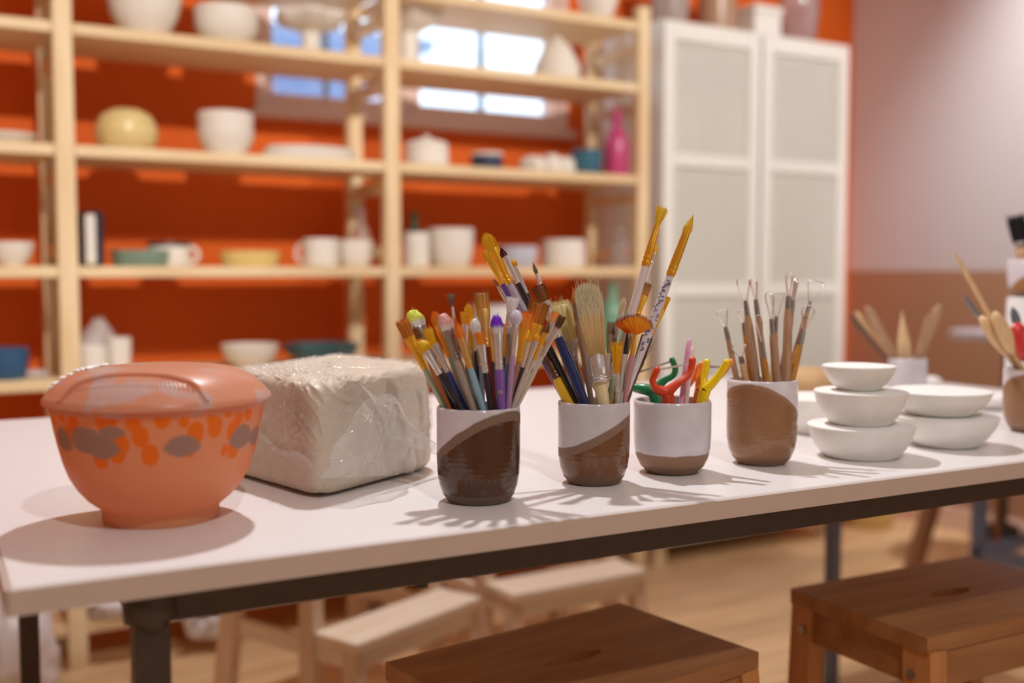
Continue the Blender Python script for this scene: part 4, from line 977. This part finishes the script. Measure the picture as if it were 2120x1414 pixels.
brush('1', 'small orange brush with gold crimped ferrule squeezed behind the violet tip', (1048, 672), (1047, 690), (1044, 740), 1042, 'flat', 12, 9, two((236, 150, 40), (240, 160, 44)), M_GOLD, NAVY, .012, .006)
brush('1', 'short brown flat brush low between the pink tip and the light blue handle', (950, 752), (955, 772), (968, 800), 982, 'flat', 17, 11, two((140, 92, 50), (150, 100, 56)), M_BRASS, (190, 150, 60), -.018, -.018)
brush('1', 'grey-handled brush with pewter ferrule between black handles, mid cup', (990, 700), (990, 722), (991, 760), 1000, 'flat', 12, 10, two((200, 190, 184), (210, 200, 192)), M_DKSILVER, (110, 116, 120), .004, -.004)
brush('1', 'yellow-tipped soft brush with gold ferrule low behind the drooping yellow head', (893, 694), (903, 716), (922, 760), 944, 'mop', 17, 10, two((240, 184, 40), (248, 200, 60)), M_GOLD, (110, 90, 76), .006, .0)
brush('1', 'small round orange brush with brass ferrule between pink tip and blue handle', (928, 672), (936, 694), (950, 744), 972, 'round', 14, 10, two((226, 130, 44), (236, 116, 30)), M_BRASS, (90, 84, 88), .012, .006)
brush('1', 'small gold-ferruled yellow brush right behind the red handle', (1014, 678), (1015, 698), (1018, 750), 1028, 'flat', 13, 10, two((236, 170, 44), (244, 184, 56)), M_GOLD, (60, 56, 66), .014, .006)
brush('1', 'tan pointed brush with silver ferrule right of the chestnut flat brush', (1131, 690), (1121, 712), (1098, 762), 1069, 'round', 14, 10, two((196, 140, 70), (214, 156, 84)), M_SILVER, (120, 80, 60), .008, .0)
brush('1', 'stiff ochre flat brush with gold ferrule half hidden below the orange flat', (1098, 668), (1092, 692), (1078, 745), 1056, 'flat', 18, 12, two((222, 150, 48), (236, 160, 50)), M_GOLD, (150, 60, 50), .018, .010)
# ---- second cup
brush('2', 'large yellow brush with long gold ferrule and lavender handle, leaning left from second cup', (1004, 484), (1014, 518), (1056, 588), 1176, 'filbert', 27, 16, two((226, 168, 36), (240, 184, 40)), M_GOLD, (196, 184, 200), .01, .005, hwid=15)
brush('2', 'smaller yellow brush with gold ferrule and purple handle beside the large yellow one', (1003, 518), (1012, 536), (1043, 586), 1168, 'filbert', 17, 11, two((236, 176, 40), (246, 190, 50)), M_GOLD, (98, 62, 140), -.01, .0, hwid=12)
brush('2', 'maroon-tipped round brush with silver ferrule and black handle leaning left', (1035, 511), (1043, 530), (1072, 586), 1192, 'round', 15, 11, two((96, 34, 34), (60, 22, 26)), M_SILVER, BLK, -.015, -.01, hwid=13)
brush('2', 'small orange-yellow fluffy brush with grey ferrule and black handle, leaning left', (1060, 537), (1066, 549), (1094, 607), 1184, 'mop', 14, 10, two((236, 176, 60), (240, 180, 64)), M_SILVER, (40, 38, 44), .015, .01, hwid=12)
brush('2', 'thin grey pointed brush with silver ferrule leaning left behind the brown flat', (1103, 541), (1108, 566), (1119, 594), 1196, 'round', 8, 9, two((120, 104, 84), (150, 130, 100)), M_SILVER, (150, 140, 134), .03, .018)
brush('2', 'wide dark brown flat brush with navy blue handle leaning left', (1113, 592), (1127, 624), (1153, 700), 1209, 'flat', 25, 17, two((128, 76, 36), (110, 66, 34)), M_SILVER, NAVY, -.022, -.022, hwid=21, stray=.1)
brush('2', 'slender bare grey-tan brush pointing left beside the purple handle', (1020, 575), (1027, 592), (1046, 622), 1172, 'round', 7, 8, two((170, 140, 110), (150, 120, 92)), M_SILVER, (196, 180, 164), .025, .012)
brush('2', 'brush with embossed dark ferrule and thick yellow handle at the cup left', (1098, 668), (1128, 726), (1157, 782), 1176, 'flat', 24, 21, two((110, 80, 50), (120, 84, 50)), mat('bronze_ferrule', (120, 92, 74), .35, .8), (240, 186, 36), .0, -.008, hwid=23)
brush('2', 'wide cream bristle brush with steel ferrule standing behind at the left', (1158, 626), (1172, 706), (1184, 751), 1203, 'flat', 48, 27, two((206, 186, 122), (226, 210, 156)), M_DKSILVER, (120, 96, 76), .03, .02, flat=.3, n=360)
brush('2', 'tan round brush with long pale wood handle, left of the big cream brush', (1186, 592), (1189, 628), (1198, 665), 1224, 'round', 15, 11, two((176, 118, 60), (206, 146, 86)), M_DKSILVER, (180, 156, 136), .005, .0, hwid=13)
brush('2', 'big thick cream-bristled brush with wide riveted steel ferrule and cream handle', (1215, 585), (1235, 731), (1243, 790), 1248, 'dome', 54, 39, [(0, (186, 154, 100)), (.3, (214, 184, 130)), (.8, (228, 204, 156)), (.93, (240, 222, 180)), (1, (248, 236, 204))], M_SILVER, (232, 212, 164), -.03, -.03, hwid=26, tipw=.70, thick=.55, n=3600, collar=(226, 206, 160), stray=.03)
brush('2', 'slim pale-tipped brush with silver ferrule leaning right behind the cream brush', (1293, 617), (1284, 641), (1261, 698), 1243, 'filbert', 12, 11, two((206, 180, 140), (220, 200, 168)), M_SILVER, (120, 110, 100), .012, .008)
brush('2', 'tallest brush, small yellow flat head, gold ferrule and white handle', (1371, 430), (1361, 463), (1335, 551), 1256, 'flat', 24, 18, two((236, 186, 50), (248, 206, 60)), M_GOLD, (226, 212, 208), .015, .005, hwid=17, tipw=.45)
tb_ = brush('2', 'second tallest brush, pointed yellow head, gold ferrule, white handle with blue print', (1436, 442), (1422, 482), (1381, 568), 1290, 'round', 19, 19, two((236, 184, 44), (248, 200, 60)), M_GOLD, (222, 212, 218), -.02, -.018, hwid=17)
brush('2', 'small yellow brush with white handle half hidden behind the tallest brush', (1361, 499), (1356, 523), (1349, 548), 1268, 'round', 14, 10, two((226, 180, 60), (240, 196, 80)), M_SILVER, (226, 218, 212), .03, .015)
brush('2', 'brown flat brush with gold ferrule between the two tallest brushes', (1340, 587), (1329, 610), (1312, 650), 1266, 'flat', 18, 12, two((186, 130, 70), (120, 84, 60)), M_GOLD, (190, 160, 90), .018, .01)
brush('2', 'yellow flat brush with gold ferrule leaning far right of the second cup', (1381, 614), (1364, 637), (1335, 690), 1288, 'flat', 17, 12, two((222, 160, 40), (232, 176, 44)), M_GOLD, (190, 150, 70), .01, .004)
brush('2', 'orange fan brush with dark-edged tip, gold ferrule and pink handle', (1322, 651), (1321, 690), (1315, 737), 1294, 'fan', 12, 9, [(0, (226, 120, 20)), (.75, (244, 158, 30)), (.9, (220, 100, 26)), (1, (110, 54, 34))], M_GOLD, (196, 138, 140), -.025, -.022, hwid=13, n=220)
brush('2', 'second orange fan brush, half behind the first, with black ferrule and clear handle', (1303, 655), (1305, 688), (1301, 734), 1284, 'fan', 11, 9, [(0, (206, 104, 20)), (.7, (226, 116, 26)), (.9, (190, 84, 26)), (1, (96, 48, 34))], hmat(BLK), (210, 198, 186), -.008, -.012, hwid=11, n=180)
brush('2', 'bright yellow mop-like brush with slim silver ferrule at the cup front', (1276, 710), (1277, 771), (1279, 812), 1279, 'flat', 25, 11, two((226, 160, 30), (248, 190, 40)), M_SILVER, (190, 180, 170), -.035, -.032, tipw=.4, n=240)
brush('2', 'dark grey-brown bristle brush leaning right, beside the pink handle', (1340, 696), (1325, 748), (1311, 793), 1296, 'flat', 23, 15, two((84, 70, 58), (130, 112, 88)), mat('dull_ferrule', (96, 78, 68), .5, .6), (90, 72, 60), -.012, -.015, n=240)
brush('2', 'thin light green handled brush low behind the cream brush handle', (1282, 742), (1278, 758), (1272, 780), 1258, 'flat', 9, 8, two((180, 170, 150), (190, 180, 160)), M_SILVER, (160, 190, 150), .0, -.004)
brush('2', 'small grey-brown soft brush between cream brush and leaning silver ferrule', (1266, 668), (1262, 692), (1258, 730), 1252, 'flat', 16, 10, two((120, 104, 84), (140, 122, 98)), M_DKSILVER, (196, 180, 160), .004, .0)
# "10" on the purple handle, blue print on the white handle
def printed(brush_o, text, at, size, rgb, rot):
    cu = bpy.data.curves.new('handle_print', 'FONT'); cu.body = text; cu.size = size; cu.extrude = .0001; cu.align_x = 'CENTER'; cu.align_y = 'CENTER'
    to = bpy.data.objects.new('tmp', cu); COL.objects.link(to)
    me = bpy.data.meshes.new_from_object(to.evaluated_get(bpy.context.evaluated_depsgraph_get())); bpy.data.objects.remove(to)
    me.materials.clear(); me.materials.append(hmat(rgb))
    o = bpy.data.objects.new('handle_print', me); COL.objects.link(o); o.parent = brush_o
    o.location = Vector(at) - ORIG[brush_o.name]; o.rotation_euler = rot.to_euler()
def face_rot(A):
    z = (-FW); x = (A - z * A.dot(z)).normalized(); return Matrix((x.cross(z) * -1 if False else z.cross(x) * -1, x, z)).transposed()
hb = [c for c in pb_.children if c.name.startswith('handle')][0]
def on_handle(px, py, key, dr): return at_k(px, py, CUPS[key]['K'] + dr)
printed(pb_, '10', on_handle(1035, 812, '1', -.030 - .0062), .0055, (214, 196, 150), face_rot(UP))
pr = MB(); rnd = random.Random(3)
E2 = Vector(tb_.location); hob = [c for c in tb_.children if c.name.startswith('ferrule')][0]
c, T_, P_, A_ = axis_for('2', (1436, 442), (1290, 829), -.02, -.018); S_ = A_.cross(FW).normalized(); N_ = S_.cross(A_)
kk_ = depth(T_) / F; r_ = 17 / 2 * kk_ * 1.06
if N_.dot(FW) > 0: N_ = -N_
tot = (T_ - P_).length
for i in range(46):
    f = .36 + .38 * i / 46 + rnd.uniform(0, .003); o_ = T_ + (P_ - T_) * f
    wl = rnd.uniform(.0008, .0022); ang = rnd.uniform(-.5, .9)
    c_ = o_ + (N_ * math.cos(ang) + S_ * math.sin(ang)) * (r_ * .985)
    pr.beam(c_ - S_ * wl, c_ + S_ * wl, .0008, .0005, A_)
tag(pr.build('handle_print', hmat((58, 60, 120)), tb_, smooth=False), kind='stuff')

# ------------------------------------------------------------------ coloured plastic wire tools in the third cup
def plastic(rgb): return mat('tool_plastic_%d_%d_%d' % tuple(rgb), rgb, .25, var=.04, coat=.3)
def smooth_path(pts, n=6):
    out = []
    P = [pts[0]] + list(pts) + [pts[-1]]
    for i in range(1, len(P) - 2):
        for k in range(n):
            t_ = k / n; a, b_, c, d = P[i - 1], P[i], P[i + 1], P[i + 2]
            out.append(tuple(.5 * ((2 * b_[j]) + (-a[j] + c[j]) * t_ + (2 * a[j] - 5 * b_[j] + 4 * c[j] - d[j]) * t_ ** 2 + (-a[j] + 3 * b_[j] - 3 * c[j] + d[j]) * t_ ** 3) for j in range(len(b_))))
    out.append(tuple(pts[-1])); return out
def fork(label, rgb, stem, left, right, wpx, d0, wire_pts):
    """Y-shaped tool: stem and two prongs given as (px, py, depth offset, width px)"""
    c = CUPS['3']; K = c['K']
    def W3(q): return at_k(q[0], q[1], K + q[2])
    st = smooth_path(stem); 
    t = thing('wire_cutter', label, 'tool', W3(stem[0]), 0, 'plastic wire tools in the short cup')
    MB().tube([W3(q) for q in st], [q[3] / 2 * K / F for q in st], 12, side=RT).build('stem', plastic(rgb), t, angle=80)
    for pr_ in (left, right):
        pp = smooth_path(pr_); rad = [q[3] / 2 * K / F for q in pp]
        pts = [W3(q) for q in pp]; e = (pts[-1] - pts[-2]).normalized()
        pts.append(pts[-1] + e * rad[-1] * .7); rad.append(rad[-1] * .45)
        MB().tube(pts, rad, 12, side=RT).build('prong', plastic(rgb), t, angle=80)
    a, b_ = W3(wire_pts[0]), W3(wire_pts[1])
    MB().beam(a, b_, .0022, .0007, UP).build('wire', M_WIRE, t, smooth=False)
    return t
GRN, RED, YEL, ORG = (10, 128, 72), (222, 66, 22), (250, 212, 14), (250, 150, 40)
fork('green plastic wire-cutting tool, leftmost in the short cup', GRN, [(1372, 885, .0, 16), (1362, 845, .0, 22), (1354, 812, 0, 26)], [(1356, 812, 0, 26), (1335, 806, .004, 24), (1312, 802, .01, 18), (1305, 790, .014, 13), (1316, 772, .016, 12)],
     [(1352, 810, 0, 24), (1376, 788, -.002, 15), (1393, 778, -.004, 13), (1398, 764, -.005, 13), (1391, 744, -.006, 13)], 20, 0, [(1318, 772, .014), (1390, 748, -.006)])
fork('red plastic wire-cutting tool at the front of the short cup', RED, [(1390, 890, -.02, 16), (1386, 850, -.025, 22), (1382, 814, -.03, 26)], [(1383, 812, -.03, 24), (1360, 806, -.032, 18), (1351, 790, -.034, 14), (1356, 775, -.036, 14), (1361, 764, -.036, 14)],
     [(1383, 810, -.03, 24), (1404, 793, -.03, 16), (1424, 778, -.028, 14), (1431, 762, -.026, 14), (1434, 744, -.026, 15)], 20, 0, [(1361, 766, -.036), (1432, 752, -.026)])
fork('yellow plastic wire-cutting tool at the right of the short cup', YEL, [(1440, 890, -.015, 15), (1449, 850, -.02, 20), (1460, 808, -.024, 24)], [(1460, 806, -.024, 20), (1458, 786, -.02, 14), (1461, 768, -.018, 14), (1464, 748, -.016, 14)],
     [(1460, 806, -.024, 22), (1478, 790, -.026, 17), (1493, 770, -.028, 15), (1505, 749, -.03, 15)], 20, 0, [(1462, 756, -.018), (1500, 761, -.028)])
fork('orange plastic wire-cutting tool just behind the yellow one', ORG, [(1432, 885, .012, 14), (1440, 845, .01, 18), (1448, 808, .008, 20)], [(1448, 806, .008, 18), (1446, 785, .01, 13), (1450, 768, .012, 13), (1452, 753, .013, 13)],
     [(1448, 806, .008, 20), (1474, 792, 0, 15), (1496, 772, -.008, 13), (1514, 748, -.014, 13)], 20, 0, [(1452, 760, .012), (1508, 760, -.012)])
fork('small red-orange plastic wire tool peeking out behind the red one', (236, 110, 50), [(1412, 885, .01, 12), (1416, 845, .012, 14), (1420, 806, .014, 15)], [(1420, 804, .014, 13), (1418, 786, .016, 10), (1422, 766, .018, 10)],
     [(1420, 804, .014, 13), (1436, 784, .016, 10), (1446, 758, .018, 10)], 16, 0, [(1422, 770, .018), (1444, 764, .018)])
def stick(key, label, tip, rimx, wpx, rgb, dt, dr, name='modelling_stick', rimy=829):
    c, T, P, A = axis_for(key, tip, (rimx, rimy), dt, dr); E_ = inside_end(c, P, A); k = depth(P) / F
    t = thing(name, label, 'stick', E_)
    L = (T - E_)
    MB().tube([E_, E_ + L * .9], wpx / 2 * k, 10).build('shaft', hmat(rgb), t)
    MB().tube([E_ + L * .895, E_ + L * .95, E_ + L * .99, T], [wpx / 2 * k * 1.03, wpx / 2 * k * 1.03, wpx / 2 * k * .8, wpx / 2 * k * .4], 10).build('tip', hmat(tuple(min(255, v + 16) for v in rgb)), t)
stick('3', 'pink rod standing tallest in the short cup', (1427, 701), 1411, 11, (228, 168, 200), .0, -.006)
stick('3', 'pale pink rod just behind the taller pink rod', (1434, 717), 1422, 8, (238, 206, 206), .012, .004)

# ------------------------------------------------------------------ loop tools in the tall cup
def loop_tool(label, top, lb, fe, rimx, lw, shape, wm, dt, dr, wpx=16, fw2=11, rot=0, rib=.0022):
    key = '4'; c, T, P, A = axis_for(key, top, (rimx, 788), dt, dr); E_ = inside_end(c, P, A)
    dx, dy = rimx - top[0], 788 - top[1]
    def al(q): f = ((q[0] - top[0]) * dx + (q[1] - top[1]) * dy) / (dx * dx + dy * dy); return T + (P - T) * f
    B, Fp = al(lb), al(fe); k = depth(B) / F
    S = A.cross(FW).normalized(); S = Matrix.Rotation(rot, 3, A) @ S
    t = thing('loop_tool', label, 'tool', E_, 0, 'wooden loop tools in the tall cup')
    L = Fp - E_; r = wpx / 2 * k
    MB().tube([E_ + L * u for u in (0, .02, .3, .7, .93, 1)], [r * q for q in (.6, .8, .95, 1.05, .95, .75)], 12).build('handle', wm, t)
    MB().tube([Fp - (B - Fp) * .08, Fp, Fp + (B - Fp) * .5, B], [fw2 / 2 * k * 1.05, fw2 / 2 * k * 1.05, fw2 / 2 * k, fw2 / 2 * k * .8], 12).build('ferrule', M_DKSILVER, t)
    Ll = (T - B).length; w = lw / 2 * k; pts = []
    if shape == 'round':
        for a in np.linspace(-1, 1, 25):
            u = 1 - abs(a) ** 1.5
            pts.append(B + A * (Ll * (1 - abs(a) ** 2.6)) + S * (w * math.sin(a * math.pi) * (1.0 if abs(a) < .5 else 1.0)) )
        pts = [B + A * (Ll * h_) + S * (w * x_) for x_, h_ in ((-.2, -.04), (-.55, .3), (-.95, .68), (-1, .84), (-.75, .95), (-.3, 1), (.3, 1), (.75, .95), (1, .84), (.95, .68), (.55, .3), (.2, -.04))]
    else:
        pts = [B + A * (Ll * h_) + S * (w * x_) for x_, h_ in ((-.15, -.04), (-.6, .5), (-1, .96), (-.97, 1), (0, .99), (.97, .93), (1, .9), (.6, .45), (.15, -.04))]
    MB().tube(pts, [(rib, .0006)] * len(pts) if rib > .001 else rib, 6, side=A.cross(S)).build('wire_loop', M_WIRE, t, angle=80)
loop_tool('loop tool with wide open ribbon loop, tall one at the left of the tall cup', (1537, 574), (1542, 622), (1541, 654), 1566, 26, 'round', M_TOOLWOOD, -.012, -.012, 17, 11)
loop_tool('loop tool with slim pear-shaped loop beside the wide open loop', (1559, 576), (1565, 620), (1573, 655), 1586, 14, 'round', M_TOOLWOOD, .0, -.004, 14, 11, .3)
loop_tool('short loop tool with yellow handle and dark ferrule at the front of the tall cup', (1570, 652), (1577, 708), (1580, 742), 1588, 12, 'round', M_TOOLYEL, -.03, -.028, 14, 10)
loop_tool('loop tool with double narrow loop in the middle of the tall cup', (1592, 604), (1597, 660), (1601, 692), 1609, 17, 'round', M_TOOLWOOD, -.02, -.02, 18, 11)
loop_tool('tallest loop tool with straight brown handle and narrow ribbon loop', (1634, 565), (1632, 613), (1631, 640), 1628, 13, 'round', M_TOOLWOOD, -.01, -.018, 19, 13)
loop_tool('loop tool with yellow handle and rounded loop, at the right of the tall cup', (1676, 633), (1659, 682), (1653, 712), 1638, 25, 'round', M_TOOLYEL, -.005, -.015, 16, 12)
loop_tool('loop tool with a thin triangular wire leaning right, behind the tallest', (1690, 582), (1676, 624), (1667, 648), 1630, 34, 'tri', M_TOOLWOOD, .02, .012, 12, 8, 0, .0006)
loop_tool('loop tool with small square loop leaning left at the edge of the tall cup', (1494, 641), (1505, 676), (1507, 702), 1526, 24, 'tri', M_TOOLWOOD, .01, .0, 12, 10)
loop_tool('loop tool with big flat ribbon loop low at the left of the tall cup', (1528, 714), (1532, 738), (1533, 752), 1545, 30, 'round', M_TOOLPALE, .0, .0, 15, 12)
loop_tool('loop tool with curved shiny ribbon behind the tallest tool', (1649, 578), (1642, 622), (1638, 650), 1618, 12, 'round', M_TOOLWOOD, .022, .015, 14, 10, 1.0)
loop_tool('loop tool with fine wire triangle in the middle back of the tall cup', (1610, 606), (1604, 655), (1603, 688), 1600, 30, 'tri', M_TOOLPALE, .025, .015, 13, 9, 0, .0006)
loop_tool('yellow-handled loop tool mostly hidden at the back left of the tall cup', (1536, 640), (1538, 668), (1540, 692), 1556, 18, 'round', M_TOOLYEL, .02, .015, 13, 10)

# ------------------------------------------------------------------ wooden modelling tools, spoons and knives at the right
def blade(key, label, tip, rimx, rimy, w0, w1, shape, m, dt, dr, bend=0, name='modelling_tool', cat='tool', group='flat wooden modelling tools'):
    c, T, P, A = axis_for(key, tip, (rimx, rimy), dt, dr); E_ = inside_end(c, P, A); k = depth(P) / F
    S = A.cross(FW).normalized(); t = thing(name, label, cat, E_, 0, group)
    L = T - E_; us = np.linspace(0, 1, 22); pts = []; rad = []
    split = .45
    for u in us:
        if shape == 'point': w = w0 + (w1 - w0) * min(1, u * 1.6); w *= (1 - max(0, (u - .55) / .45) ** 1.1 * .97)
        elif shape == 'spoon': w = w0 if u < .62 else w0 + (w1 - w0) * math.sin((u - .62) / .38 * math.pi) ** .6; w = max(w, w0 * .25)
        else: w = w0 + (w1 - w0) * max(0, (u - .4) / .6); w *= (1 - max(0, (u - .9) / .1) ** 2 * .75)
        pts.append(E_ + L * u + S * (bend * k * math.sin(u * math.pi)))
        rad.append((w / 2 * k, max(.0012, w / 2 * k * (.35 if shape != 'spoon' else .6))))
    i = next(j for j, u in enumerate(us) if u > (.6 if shape == 'spoon' else split))
    MB().tube(pts[:i + 1], rad[:i + 1], 12, side=S).build('handle', m, t, angle=80)
    MB().tube(pts[i:], rad[i:], 12, side=S).build('blade' if shape != 'spoon' else 'spoon_head', m, t, angle=80)
blade('5', 'thin dark curved modelling tool, leftmost in the far white cup', (1758, 650), 1856, 757, 7, 12, 'round', mat('dark_toolwood', (110, 84, 70), .5), .0, .0, 6)
blade('5', 'pale modelling tool second from left in the far white cup', (1771, 645), 1862, 757, 8, 14, 'round', M_TOOLPALE, .005, .005)
blade('5', 'broad brown modelling tool with slanted end in the far white cup', (1793, 634), 1866, 757, 12, 22, 'round', M_TOOLWOOD, -.012, -.008)
blade('5', 'pale pointed modelling tool in the middle of the far white cup', (1867, 643), 1874, 757, 18, 30, 'point', M_TOOLPALE, .0, .0)
blade('5', 'slim grey-brown modelling tool leaning right in the far white cup', (1925, 650), 1892, 757, 9, 14, 'round', M_TOOLWOOD, -.008, -.005)
blade('5', 'round-ended brown modelling tool, rightmost in the far white cup', (1946, 630), 1898, 757, 12, 22, 'round', M_TOOLWOOD, .008, .004)
blade('6', 'long plain wooden stick leaning far left from the spoon cup', (1977, 524), 2112, 770, 11, 11, 'round', M_TOOLPALE, .0, .0, name='wooden_stick', cat='stick', group=None)
blade('6', 'wooden spoon with egg-shaped head, left one of the pair', (2030, 655), 2114, 770, 10, 30, 'spoon', M_TOOLPALE, -.01, -.006, name='wooden_spoon', cat='spoon', group='wooden spoons')
blade('6', 'wooden spoon with egg-shaped head, right one of the pair', (2058, 646), 2120, 770, 10, 32, 'spoon', M_TOOLPALE, -.025, -.015, name='wooden_spoon', cat='spoon', group='wooden spoons')
blade('6', 'grey steel palette knife leaning left from the spoon cup', (1994, 610), 2110, 770, 8, 13, 'round', mat('knife_steel', (150, 150, 156), .3, .7), .012, .008, name='palette_knife', cat='knife', group=None)
blade('6', 'red plastic spatula at the right edge of the picture', (2103, 668), 2134, 770, 12, 44, 'spoon', plastic((218, 60, 56)), -.02, -.02, name='spatula', cat='tool', group=None)
blade('6', 'grey rubber-ended tool behind the red spatula', (2096, 636), 2134, 770, 9, 22, 'round', mat('grey_rubber', (112, 118, 128), .6), .012, .008, name='rubber_tool', cat='tool', group=None)
brush('7', 'black bristle brush with pale wood handle in the raised cup', (2103, 446), (2108, 500), (2110, 512), 2122, 'flat', 40, 22, two((34, 32, 36), (24, 22, 26)), M_DKSILVER, (222, 182, 136), -.01, -.006, hwid=26, n=260, stray=.1, group=None)
brush('7', 'second black bristle brush at the very right edge, in the raised cup', (2140, 470), (2138, 505), (2138, 515), 2140, 'flat', 44, 24, two((34, 32, 36), (24, 22, 26)), M_DKSILVER, (214, 170, 124), .012, .006, hwid=26, n=200, stray=.1, group=None)
